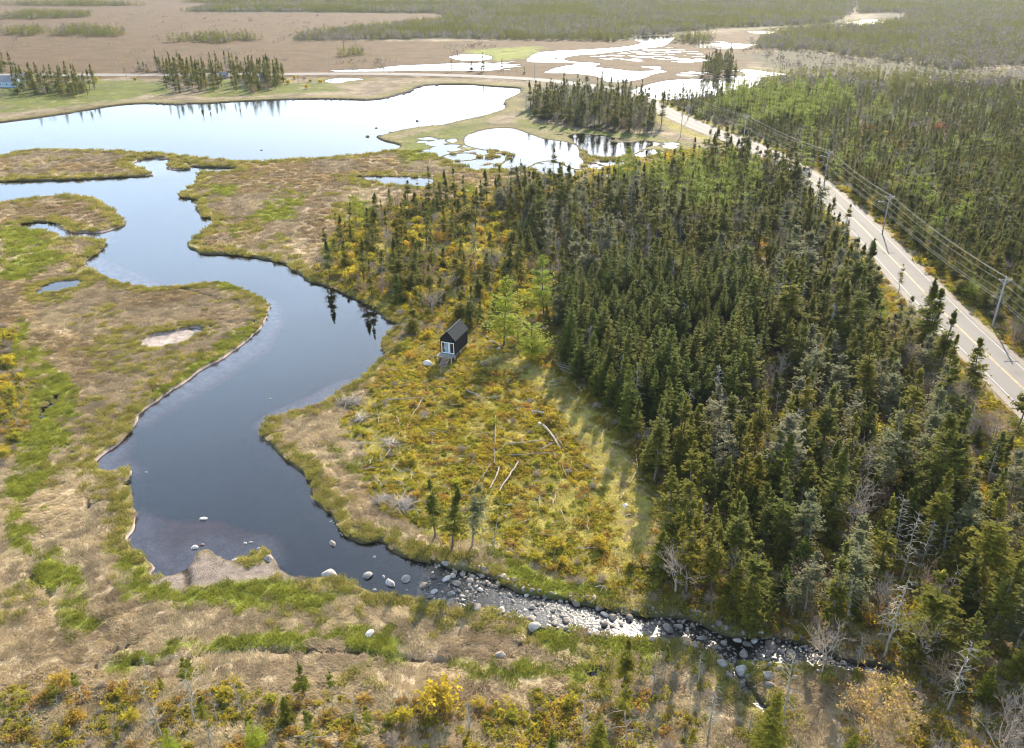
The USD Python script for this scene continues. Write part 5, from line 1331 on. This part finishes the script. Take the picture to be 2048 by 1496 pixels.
# ------------------------------------------------------------------ stones
def stone(seed, size=(1, 1, 1), sub=3, rough=0.22):
    r = np.random.default_rng(seed)
    m = trimesh.creation.icosphere(subdivisions=sub, radius=1.0)
    v = np.array(m.vertices)
    for _ in range(7):                                       # flat broken faces
        n = r.normal(0, 1, 3); n /= np.linalg.norm(n); d = r.uniform(0.55, 0.9)
        k = v @ n; v = v - np.maximum(k - d, 0)[:, None] * n * 0.9
    v = v * (1 + rough * (meshkit.fbm(v * 1.6 + seed, 3, seed) - 0.5)[:, None])
    return v * np.array(size), np.array(m.faces)
for i in range(8):
    p = stage.CreateClassPrim(f"/World/plant_kinds/stone_{i + 1}")
for i in range(8):
    sz = [(1, .8, .6), (1, .7, .75), (1, .9, .5), (1, .65, .55), (1, .85, .8), (1, .6, .5), (1, .95, .7), (1, .75, .42)][i]
    for tag_, mk in (("grey", "granite"), ("pale", "pale_granite"), ("dark", "dark_rock")):
        path = f"/World/plant_kinds/{tag_}_stone_{i + 1}"
        stage.CreateClassPrim(path)
        usdkit.mesh(stage, path + "/rock", stone(700 + i, sz), M[mk], smooth=40)
SHAPE = ["blocky", "angular", "flat", "long", "rounded", "slender", "broad", "slab-like"]
stones = []
def boulder(px, py, w_px, label, tone="grey", v=None, z=None, group=None, category="boulder"):
    p = at(px, py); dist = math.hypot(p[1], CAM_H)
    half = 0.5 * w_px * dist / FPX
    r = np.random.default_rng(int(px * 7 + py * 13))
    v = v or int(r.integers(1, 9))
    zz = float(ground_z(p[0], p[1])[0]) if z is None else z
    thing("boulder", label, category, (p[0], p[1], zz + half * 0.18), r.uniform(0, 360), group, half * 1.05, f"/World/plant_kinds/{tone}_stone_{v}")
    stones.append((p[0], p[1], half))
W0 = WATER_Z
for a in [
    (856, 730, 23, "smooth pale oval boulder left of the cabin steps", "pale", 5), (982, 687, 17, "pale boulder behind the white rock right of the cabin", "grey", 1), (973, 677, 11, "small grey boulder furthest back right of the cabin", "grey", 5),
    (998, 700, 12, "bright white rock right of the cabin at the trees' foot", "pale", 2), (1020, 757, 9, "small pinkish stone in the grass right of the cabin", "grey", 3), (887, 759, 8, "small white stone in front of the cabin steps", "pale", 2),
    (818, 695, 9, "pale stone by the shore left of the cabin, nearest of three", "pale", 4), (826, 686, 7, "pale stone by the shore left of the cabin, middle of three", "pale", 1), (829, 678, 6, "pale stone by the shore left of the cabin, furthest of three", "grey", 6),
    (1078, 851, 13, "rounded white boulder at the top end of the thick grey log", "pale", 5), (1251, 1012, 17, "white slab-shaped boulder low in the clearing", "pale", 8), (1256, 1031, 12, "grey stone just below the white slab boulder", "grey", 6),
    (740, 1268, 19, "lone pale boulder in the lower meadow", "pale", 1), (1001, 1308, 20, "grey boulder with dark side in the lower meadow", "grey", 7), (1069, 1254, 24, "big tan boulder at the stream's lower bank beside green grass", "pale", 5),
    (658, 1143, 30, "big pale boulder standing in the shallows of the lower shore", "pale", 7), (674, 1147, 8, "small stone against the big pale shore boulder", "pale", 2), (665, 1082, 17, "brown boulder in the white water at the outlet", "grey", 2),
    (406, 1032, 15, "tan boulder alone in the dark lower pool", "pale", 1), (388, 1090, 13, "pale boulder near the gravel spit, left one", "pale", 5), (403, 1084, 10, "dark stone beside the pale boulder near the gravel spit", "dark", 3), (439, 1109, 9, "white stone at the gravel spit's edge", "pale", 2),
    (469, 1116, 16, "widest white boulder on the gravel spit", "pale", 3), (484, 1114, 10, "white stone right of the widest spit boulder", "pale", 1), (490, 1081, 9, "small white rock in the pool off the rocky point, left of pair", "pale", 2), (501, 1079, 9, "small white rock in the pool off the rocky point, right of pair", "pale", 6),
    (518, 1094, 14, "white rock at the tip of the rocky point", "pale", 2), (537, 1118, 22, "dark cracked boulder on the rocky point", "grey", 8), (290, 940, 7, "tiny white stone in the water off the left notch", "pale", 2), (540, 793, 6, "tiny pale stone in the middle of the river", "pale", 4),  # the mid-river stone stands in for a floating white fleck
    (735, 1146, 19, "rounded tan boulder in the ripples, leftmost of three", "pale", 5), (781, 1161, 22, "large angular tan boulder in the ripples, middle of three", "pale", 2), (813, 1153, 21, "large pale boulder in the ripples, rightmost of three", "pale", 7), (748, 1174, 9, "small white stone near the lower shore of the ripples", "pale", 1),
    (813, 1175, 9, "small white stone below the rightmost ripple boulder", "pale", 4), (767, 1147, 9, "small white stone between the ripple boulders", "pale", 6), (748, 1108, 7, "small white stone upstream in the ripples", "pale", 2),
    (868, 1178, 15, "pale boulder at the head of the rapids", "pale", 1), (912, 1161, 18, "flat grey boulder at the top of the rapids", "grey", 3), (1152, 1201, 19, "tall grey boulder on the upper bank of the rapids", "grey", 5), (1189, 1197, 15, "narrow upright pale boulder on the bank", "pale", 6),
    (1200, 1210, 19, "rounded tan boulder right of the upright one", "grey", 5), (1210, 1223, 17, "pale boulder in front of the rounded tan one", "pale", 1), (1059, 1233, 22, "big brown boulder at the lower edge of the rapids", "grey", 7), (1109, 1241, 16, "pinkish boulder at the lower edge of the rapids", "grey", 1),
    (1003, 1215, 19, "wide tan boulder at the left of the rapids' lower edge", "pale", 3), (1227, 1228, 19, "grey boulder at the rapids' middle", "grey", 7), (1336, 1251, 24, "long dark-banded grey boulder in shade", "grey", 4), (1483, 1336, 30, "big heart-shaped pale boulder beside the dark channel", "pale", 7),
    (1476, 1275, 18, "upright pale boulder in the tree shade", "pale", 6), (1509, 1276, 18, "tall whitish boulder in the tree shade", "pale", 4), (1488, 1302, 22, "grey boulder in the dark pool under the trees", "grey", 2), (1543, 1283, 28, "large grey ledge boulder under the trees", "grey", 8),
    (1601, 1329, 30, "broad flat grey boulder at the end of the visible stream", "grey", 3), (1536, 1352, 26, "grey flat boulder on the grassy islet", "grey", 8), (1584, 1302, 22, "mossy grey boulder upstream in the shade", "grey", 1), (1444, 1329, 20, "pale boulder where the dark channel turns", "pale", 5), (1590, 1353, 12, "small grey boulder behind the crooked dead tree", "pale", 2),
    (835, 240, 7, "dark rock in the lagoon near the marsh shore", "dark", 1), (752, 254, 6, "dark low rock off the marsh point in the lagoon", "dark", 3), (735, 271, 9, "dark rocks' largest at the marsh inlet", "dark", 3), (522, 298, 5, "small dark rock near the lagoon's south shore", "dark", 1), (1112, 117, 6, "dark rock in the bright far river", "dark", 1)]:
    px, py, w, lab, tone, v = a
    p = at(px, py); inwat = water_g.contains(sg.Point(p[0], p[1]))
    boulder(px, py, w, lab, tone, v, z=(WATER_Z - 0.06) if inwat else None)
# stones of the rapids: the largest are things, the small ones a mass
r6 = np.random.default_rng(66)
bed_g = sg.Polygon(poly([(850,1120),(905,1126),(970,1138),(1005,1150),(1075,1180),(1141,1188),(1240,1205),(1320,1218),(1385,1222),(1440,1245),(1480,1258),(1560,1262),(1640,1280),(1700,1315),(1680,1340),(1600,1342),(1560,1345),(1520,1390),(1495,1392),(1450,1345),(1420,1305),(1380,1290),(1300,1281),(1200,1272),(1120,1262),(1060,1250),(1000,1225),(960,1215),(880,1206),(850,1195)]))
core_g = sg.Polygon(poly([(960,1188),(1030,1202),(1110,1222),(1200,1240),(1320,1262),(1340,1272),(1240,1262),(1120,1240),(1020,1215),(960,1200)]))
cand = inside([[(x, y) for x, y in [(845,1112),(905,1124),(970,1136),(1005,1150),(1075,1178),(1141,1186),(1240,1203),(1320,1216),(1385,1220),(1440,1243),(1480,1256),(1560,1260),(1640,1278),(1700,1313),(1680,1342),(1600,1344),(1560,1347),(1520,1392),(1495,1394),(1450,1347),(1420,1307),(1380,1292),(1300,1284),(1200,1276),(1120,1266),(1060,1254),(1000,1229),(960,1219),(880,1209),(848,1198)]]], 0.47, 67, margin_water=-1)
cand = cand[~((shapely.distance(core_g, shapely.points(cand[:, 0], cand[:, 1])) < 0.3) & (r6.random(len(cand)) < 0.62))]
cpx, cpy = to_px(np.column_stack([cand, np.zeros(len(cand))]))
cand = cand[r6.random(len(cand)) < np.where(cpx < 900, 0.45, 0.9)]
size = np.clip(r6.lognormal(-1.85, 0.55, len(cand)), 0.07, 0.60)
st_t = cKDTree(np.array([(a, b) for a, b, c in stones])); sd, si = st_t.query(cand)
ok = sd > np.array([s[2] for s in stones])[si] + size * 0.6
cand, size = cand[ok], size[ok]
order = np.argsort(-size); cand, size = cand[order], size[order]
N_ST = 296 - len(stones)
cpx, cpy = to_px(np.column_stack([cand, np.zeros(len(cand))]))
def stretch(px):
    return "at the head of the rapids" if px < 960 else "in the upper rapids" if px < 1110 else "in the middle rapids" if px < 1260 else "in the lower rapids before the shade" if px < 1400 else "in the stream's shaded end under trees"
bins = {}
vs = r6.integers(1, 9, len(cand)); tone = np.where(r6.random(len(cand)) < 0.22, "pale", "grey")
zst = np.where(shapely.contains_xy(water_g, cand[:, 0], cand[:, 1]), WATER_Z - 0.02, 0.0)
zst = np.where(zst == 0, ground_z(cand[:, 0], cand[:, 1]), zst)
for i in range(min(N_ST, len(cand))):
    bins.setdefault((SHAPE[vs[i] - 1], tone[i], stretch(cpx[i])), []).append(i)
for (sh, to, wh), ids in bins.items():
    for n, i in enumerate(sorted(ids, key=lambda i: cpx[i])):
        lab = f"only {sh} {to} stone {wh}" if len(ids) == 1 else (f"{ORD[n]} from left of {sh} {to} stones {wh}" if len(ids) <= 12 else f"{n + 1} from left of {len(ids)} {sh} {to} stones {wh}")
        thing("boulder", lab, "boulder", (cand[i, 0], cand[i, 1], zst[i] + size[i] * 0.1), r6.uniform(0, 360), f"{sh} {to} stones {wh}" if len(ids) > 1 else None, size[i], f"/World/plant_kinds/{to}_stone_{vs[i]}", (r6.normal(0, 14), r6.normal(0, 14)))
k = np.arange(min(N_ST, len(cand)), len(cand))
shore = []
for lo, hi, n in (((726, 199), (880, 168), 130), ((735, 272), (800, 262), 22), ((372, 207), (300, 205), 22), ((700, 197), (560, 198), 30), ((880, 250), (760, 272), 26)):
    t = r6.random(n); a, b = at(*lo)[:2], at(*hi)[:2]
    q = a + (b - a) * t[:, None]
    pts_on = [shapely.ops.nearest_points(lagoon_g.exterior, sg.Point(*w))[0] for w in q] if hasattr(shapely, "ops") else [lagoon_g.exterior.interpolate(lagoon_g.exterior.project(sg.Point(*w))) for w in q]
    shore += [(w.x + r6.normal(0, 0.9), w.y + r6.normal(0, 1.2)) for w in pts_on]
shore = np.array(shore)
mass("stream_pebbles", "small stones packed along the rocky stream bed", "stones", [f"/World/plant_kinds/grey_stone_{i}" for i in (1, 2, 5)] + [f"/World/plant_kinds/pale_stone_{i}" for i in (1, 4)], np.column_stack([cand[k], zst[k]]), r6.uniform(0, 360, len(k)), size[k], r6.integers(0, 5, len(k)))
mass("shore_stones", "dark stones lining the lagoon shore", "stones", [f"/World/plant_kinds/dark_stone_{i}" for i in (1, 3, 5)], np.column_stack([shore, np.full(len(shore), WATER_Z + 0.05)]), r6.uniform(0, 360, len(shore)), r6.uniform(0.3, 0.75, len(shore)), r6.integers(0, 3, len(shore)))

# foam: thin rafts against the right bank and in the rapids
def rafts(spots, seed):
    r = np.random.default_rng(seed); out = []
    for px, py, w in spots:
        c = at(px, py, WATER_Z)[:2]; half = 0.5 * w * 85 / FPX
        for _ in range(3):
            o = c + r.normal(0, half * 0.6, 2); a = np.linspace(0, 6.283, 11)[:-1]; rad = half * r.uniform(0.05, 0.22) * (0.4 + 1.2 * r.random(10))
            out.append(sg.Polygon(np.column_stack([o[0] + rad * np.cos(a) * 1.4, o[1] + rad * np.sin(a)])).buffer(0))
    return shapely.union_all(out).intersection(river_g.union(stream_g))
fo = rafts([(641,1004,8),(655,1026,8),(664,1042,14),(674,1058,14),(684,1068,14)], 68)
if not fo.is_empty:
    single("foam", flat_mesh(fo, WATER_Z + 0.012), M["foam"], "white foam rafts against the right bank at the outlet", "foam", kind="stuff")

# ------------------------------------------------------------------ fallen logs and brush
def log(pts_px, r0, r1, label, m="weathered_log", lift=0.32, stubs=3, group=None, name="fallen_log", category="log"):
    P = [at(*q) for q in pts_px]
    r = np.random.default_rng(int(sum(q[0] for q in pts_px)))
    Q = []
    for a, b in zip(P[:-1], P[1:]):
        for t in np.linspace(0, 1, 5)[:-1]:
            Q.append(a + (b - a) * t)
    Q.append(P[-1]); Q = np.array(Q)
    g = ground_z(Q[:, 0], Q[:, 1]); Q[:, 2] = np.maximum(np.linspace(g[0], g[-1], len(Q)), g) + lift + r0
    Q[1:-1] += r.normal(0, 0.05, (len(Q) - 2, 3)) * [1, 1, 0.4]
    o = Q[0].copy(); o[2] = 0
    b = MB(); b.tube(Q - o, np.linspace(r0, r1, len(Q)) * 0.8, 8)
    x = thing(name, label, category, o, 0, group)
    part(x, "trunk", b.out(), M[m])
    for i in range(stubs):
        k = r.integers(1, len(Q) - 1); d = r.normal(0, 1, 3); d[2] = abs(d[2]); d /= np.linalg.norm(d)
        bb = MB(); bb.tube([Q[k] - o, Q[k] - o + d * 0.35, Q[k] - o + d * r.uniform(0.6, 1.1)], [r1 * 0.7, r1 * 0.5, 0.01], 4); part(x, "branch_stub", bb.out(), M[m])
for a in [([(777, 806), (858, 800)], .10, .06, "long pale log lying level across the upper left of the clearing"), ([(847, 801), (834, 823), (820, 845)], .10, .05, "pale log slanting down from the long level log"), ([(933, 785), (952, 796), (968, 803)], .16, .07, "short forked log with thick root end above the clearing's middle"),
          ([(991, 835), (990, 880), (988, 930)], .09, .06, "long straight log pointing at the viewer in the clearing's middle"), ([(1087, 857), (1105, 878), (1121, 901)], .22, .12, "thick grey log running down from the rounded white boulder"), ([(1015, 893), (1055, 889), (1090, 885)], .10, .06, "upper of the two level logs below the thick grey log"),
          ([(1017, 915), (1060, 913), (1099, 910)], .10, .06, "lower of the two level logs below the thick grey log"), ([(1063, 829), (1076, 830), (1088, 832)], .20, .14, "short thick stump log above the rounded white boulder"), ([(1037, 928), (1018, 958), (999, 988)], .15, .10, "rightmost of three slanting logs low in the clearing"),
          ([(1000, 934), (991, 958), (981, 982)], .13, .09, "middle of three slanting logs low in the clearing"), ([(982, 931), (968, 952), (953, 973)], .08, .05, "leftmost and thinnest of three slanting logs low in the clearing"), ([(1078, 905), (1094, 897), (1111, 889)], .09, .05, "short log slanting up between the two level logs"),
          ([(786, 938), (794, 930), (803, 922)], .07, .04, "short thin log at the clearing's left edge"), ([(1165, 931), (1175, 937), (1186, 943)], .07, .05, "small fallen stick in the grass at the clearing's right"), ([(795, 966), (812, 976)], .09, .06, "pale broken log among grey brush at the lower left of the clearing"), ([(590, 1478), (630, 1479), (668, 1478)], .07, .03, "grey fallen tree with short stubs lying on the lower bog"), ([(1190, 1180), (1205, 1178), (1215, 1181)], .08, .05, "bleached driftwood log on the bank over the rapids"), ([(583, 500), (605, 492), (620, 488)], .14, .05, "grey driftwood stump on the marsh above the river bend")]:
    log(*a)
for i, a in enumerate([[(1112, 728), (1150, 735), (1180, 748)], [(1116, 736), (1150, 747), (1176, 758)], [(1120, 742), (1148, 754), (1168, 766)], [(1113, 732), (1146, 741), (1182, 753)]]):
    log(a, .08, .04, ["topmost", "third from top", "lowest", "second from top"][i] + " of the stacked poles in shade by the young spruces", stubs=2, group="poles stacked at the young stand's edge", name="cut_pole", category="pole")
def brush(px, py, w_px, n, label, m="dead_brush"):
    c = at(px, py); R = 0.5 * w_px * math.hypot(c[1], CAM_H) / FPX
    r = np.random.default_rng(int(px + py)); b = MB()
    for i in range(n):
        o = np.array([*(r.normal(0, 0.42, 2) * R), 0]); o[2] = min(0.7, max(0, 0.4 * R * (1 - (np.hypot(o[0], o[1]) / R) ** 2))) * r.random() + 0.05
        a = r.random() * 6.28; l = r.uniform(0.5, 1.2) * min(R, 1.6); d = np.array([math.cos(a), math.sin(a), r.uniform(-0.05, 0.3)])
        b.tube([o, o + d * l * 0.5 + r.normal(0, 0.05, 3), o + d * l], [0.045, 0.035, 0.012], 3, cap=False)
        for q in range(3):
            e = d + r.normal(0, 0.6, 3); p0 = o + d * l * r.uniform(0.2, 0.9); b.tube([p0, p0 + e * l * 0.3], [0.013, 0.004], 3, cap=False)
    x = thing("brush_pile", label, "brush pile", (c[0], c[1], float(ground_z(c[0], c[1])[0])))
    part(x, "branches", b.out(), M[m])
for a in [(708, 552, 44, 150, "grey tangle of dead branches on the river bank at the bend"), (805, 1012, 60, 200, "wide pale brush heap left of the spruces over the river mouth"), (765, 1000, 36, 100, "smaller grey brush heap at the tip of the left bank"), (700, 806, 56, 150, "grey cut brush at the left edge of the clearing by the shore"), (720, 840, 36, 90, "grey brush patch below the shore brush heap"),
          (1160, 745, 46, 90, "dead branches beside the stacked poles"), (780, 890, 40, 90, "grey brush in the left middle of the clearing")]:
    brush(*a)
# sticks and small dead branches strewn over the clearing and its edges
def stick(seed):
    r = np.random.default_rng(seed); b = MB(); l = r.uniform(1.0, 2.6)
    P = np.column_stack([np.linspace(-l / 2, l / 2, 5), r.normal(0, 0.05, 5), 0.15 + r.normal(0, 0.04, 5)]); b.tube(P, np.linspace(0.05, 0.02, 5), 4)
    for q in range(4):
        k = r.integers(1, 5); d = np.array([r.uniform(0.2, 1), r.choice([-1, 1]) * r.uniform(0.4, 1), r.uniform(0, 0.6)]); b.tube([P[k], P[k] + d * r.uniform(0.25, 0.6)], [0.022, 0.008], 3, cap=False)
    return [("wood", b.out(), M["dead_brush"])]
sp = inside([CLEARING, [(690,800),(760,760),(800,830),(760,1010),(700,900)]], 1.9, 140, keep=0.42)
mass("fallen_sticks", "dead sticks and broken branches strewn through the clearing", "sticks", [stick(150 + i) for i in range(5)], np.column_stack([sp, ground_z(sp[:, 0], sp[:, 1]) + 0.18]), r6.uniform(0, 360, len(sp)), r6.uniform(0.6, 1.3, len(sp)), r6.integers(0, 5, len(sp)))
# litter in the forest
p = at(1588, 1050)
lit = thing("plastic_sheet", "crumpled white and pink plastic sheet among the spruces of the lower right", "litter", (p[0], p[1], 0.9))
for nm, mk, dx in (("white_fold", "white_plastic", -0.3), ("pink_fold", "pink_plastic", 0.35)):
    v, f = stone(801 + int(dx > 0), (0.55, 0.4, 0.22), 2, 0.8); part(lit, nm, (v + [dx, 0, 0.1], f), M[mk])

# ------------------------------------------------------------------ power line
def pole(x, y, h, label, arm=True, lamp=False, road_side=-1, arm_dir=(1, 0)):
    t = thing("utility_pole", label, "utility pole", (x, y, float(ground_z(x, y)[0])))
    b = MB(); b.tube([(0, 0, -0.5), (0, 0, h * 0.5), (0, 0, h)], [0.17, 0.145, 0.115], 10); part(t, "pole", b.out(), M["pole_wood"])
    ax = np.array([*arm_dir, 0.0])
    if arm:
        bb = MB(); bb.box((0, 0.17 * 0, h - 0.55), (2.3, 0.10, 0.12), trimesh.transformations.rotation_matrix(math.atan2(arm_dir[1], arm_dir[0]), [0, 0, 1])); part(t, "crossarm", bb.out(), M["pole_wood"])
        for s in (-1.05, 0.0, 1.05):
            c = trimesh.creation.cylinder(0.05, 0.22, sections=8); q = ax * s; c.apply_translation((q[0], q[1], h - 0.38 if s else h + 0.1)); bb = MB(); bb.mesh(c); part(t, "insulator", bb.out(), M["porcelain"])
        for s in (-1, 1):
            bb = MB(); bb.tube([ax * 0.12 * s + [0, 0, h - 1.25], ax * 0.75 * s + [0, 0, h - 0.62]], 0.025, 5); part(t, "brace", bb.out(), M["galvanised"])
    if lamp:
        bb = MB(); bb.tube([(0, 0, h - 2.2), (-1.0, 0, h - 1.7), (-2.1, 0, h - 1.6)], [0.03, 0.025, 0.02], 6); lm = part(t, "lamp_arm", bb.out(), M["galvanised"])
        v, f = stone(820, (0.24, 0.11, 0.07), 2, 0.0); part(lm, "lamp_head", (v + [-2.35, 0, h - 1.6], f), M["galvanised"])
    return np.array([x, y, float(ground_z(x, y)[0])]), h
H_P = 9.5
LINE = []
# (tops in the photograph at 9.5 m)
for (tx_, ty_, lab, lamp) in [((2012), 557, "nearest utility pole with crossarm at the right edge of the photo", False), (1780, 392, "second nearest utility pole of the roadside line", True), (1659, 303, "third utility pole of the roadside line, at the bend of the wires", True), (1493, 231, "fourth utility pole of the roadside line, beyond the larches", False), (1380, 193, "furthest utility pole of the roadside line before the river", False)]:
    q = at(tx_, ty_, H_P)
    LINE.append(q)
d0 = LINE[0] - LINE[1]; LINE.insert(0, LINE[0] + d0 / np.linalg.norm(d0) * 56)
dirs = [LINE[min(i + 1, len(LINE) - 1)] - LINE[max(i - 1, 0)] for i in range(len(LINE))]
arms = []
labs = [None, "nearest utility pole with crossarm at the right edge of the photo", "second nearest utility pole of the roadside line", "third utility pole of the roadside line, where the wires bend", "fourth utility pole of the roadside line", "furthest utility pole of the roadside line before the river"]
for i, q in enumerate(LINE):
    n = np.array([dirs[i][1], -dirs[i][0]]); n /= np.linalg.norm(n); n = n if n[0] > 0 else -n
    arms.append(n)
    if labs[i]:
        pole(q[0], q[1], H_P, labs[i], lamp=i in (2, 3), arm_dir=tuple(n))
def wire(off, z, label, r, m):
    P = []
    for i in range(len(LINE) - 1):
        a = np.array([*(LINE[i][:2] + arms[i] * off), z]); c = np.array([*(LINE[i + 1][:2] + arms[i + 1] * off), z])
        for t in np.linspace(0, 1, 15)[:-1]:
            q = a + (c - a) * t; q[2] -= 4 * 0.75 * t * (1 - t) * (np.linalg.norm(c - a) / 56) ** 1.2
            P.append(q)
    P.append(c)
    b = MB(); b.tube(P, r, 5)
    x = thing("overhead_wire", label, "wire", (0, 0, 0), group="wires of the roadside power line")
    part(x, "cable", b.out(), M[m])
wire(1.05, H_P - 0.27, "outermost top wire, on the forest side of the poles", 0.013, "wire_metal")
wire(0.0, H_P + 0.2, "top wire running over the pole tips", 0.012, "wire_metal")
wire(-1.05, H_P - 0.27, "outermost top wire, on the road side of the poles", 0.013, "wire_metal")
wire(-0.18, H_P - 2.3, "single wire strung below the crossarms", 0.010, "wire_metal")
wire(-0.2, H_P - 3.5, "upper of the paired low cables", 0.013, "wire_metal")
wire(-0.2, H_P - 3.95, "lower of the paired low cables", 0.013, "wire_metal")
q = at(1361, 274); pole(q[0], q[1], 9.2, "lone utility pole on the left road verge by the marsh pools", arm=False)
for px, py, lab in [(228, 151, "leftmost of the thin poles along the far road"), (415, 151, "thin pole on the far road behind the shore spruces"), (447, 151, "right neighbour of the thin pole behind the shore spruces"), (655, 151, "thin pole where the far road leaves the trees"), (777, 151, "thin pole on the far road before the pools"), (1070, 163, "thin pole where the far road reaches the wooded point")]:
    q = at(px, py); pole(q[0], q[1] + 6.5, 8.8, lab, arm=False)

# ------------------------------------------------------------------ buildings across the lagoon
def house(px, py, w, d, wall_h, roof_h, label, name, category, rotz, wallm, roofm, windows=True):
    p = at(px, py)
    t = thing(name, label, category, (p[0], p[1], float(ground_z(p[0], p[1])[0]) - 0.05), rotz)
    b = MB(); b.box((0, 0, wall_h / 2), (w, d, wall_h))
    for x in (-w / 2, w / 2 - 0.15):
        tr = np.array([[x, -d / 2, wall_h], [x, d / 2, wall_h], [x, 0, wall_h + roof_h], [x + .15, -d / 2, wall_h], [x + .15, d / 2, wall_h], [x + .15, 0, wall_h + roof_h]])
        b.add(tr, [(0, 2, 1), (3, 4, 5), (0, 3, 5), (0, 5, 2), (1, 2, 5), (1, 5, 4)])
    part(t, "wall", b.out(), wallm)
    s = math.atan2(roof_h, d / 2); L = math.hypot(d / 2, roof_h) + 0.4
    for k in (-1, 1):
        bb = MB(); bb.box((0, k * L / 2 * math.cos(s), wall_h + roof_h + 0.06 - L / 2 * math.sin(s)), (w + 0.7, L, 0.12), trimesh.transformations.rotation_matrix(-k * s, [1, 0, 0])); part(t, "roof", bb.out(), roofm)
    if windows:
        for x in np.linspace(-w / 2 + 1.6, w / 2 - 1.6, max(2, int(w / 3.2))):
            bb = MB()
            for c, e in (((x - 0.5, -d / 2 - 0.03, 1.5), (0.1, 0.08, 1.2)), ((x + 0.5, -d / 2 - 0.03, 1.5), (0.1, 0.08, 1.2)), ((x, -d / 2 - 0.03, 2.05), (0.896, 0.08, 0.1)), ((x, -d / 2 - 0.03, 0.95), (0.896, 0.08, 0.1))):
                bb.box(c, e)
            wn = part(t, "window", bb.out(), M["white_frame"])
            g = MB(); g.box((x, -d / 2 - 0.012, 1.5), (0.9, 0.02, 1.0)); part(wn, "pane", g.out(), M["dark_room"])
house(12, 172, 17.0, 8.5, 2.9, 2.3, "pale blue house with grey roof half hidden by spruces across the lagoon", "house", "house", -4, M["house_blue"], M["shingle_grey"])
house(52, 163, 9.0, 7.0, 2.6, 1.9, "low grey-roofed garage wing beside the pale blue house", "garage", "garage", 6, M["shed_grey"], M["shingle_grey"], windows=False)
house(530, 164, 4.6, 3.6, 2.6, 1.5, "small weathered grey shed among the spruces on the far shore", "shed", "shed", 14, M["shed_grey"], M["shingle_grey"], windows=False)
house(448, 157, 3.4, 3.0, 2.1, 1.1, "tiny dark shed on the lawn near the far road", "shed", "shed", -8, M["shingle_grey"], M["shingle_grey"], windows=False)

# ------------------------------------------------------------------ the air
hz = MB(); hz.box((0, 0, (64.0 - 3.2) / 2), (10600, 10600, 67.2))
m = usdkit.mesh(stage, "/World/haze", hz.out(), M["haze"]); setdata(m.GetPrim(), kind="stuff", label="thin summer haze over the whole marsh", category="haze")
print("plants", len(plants), "things", sum(counts[k] for k in counts if "/" not in k))
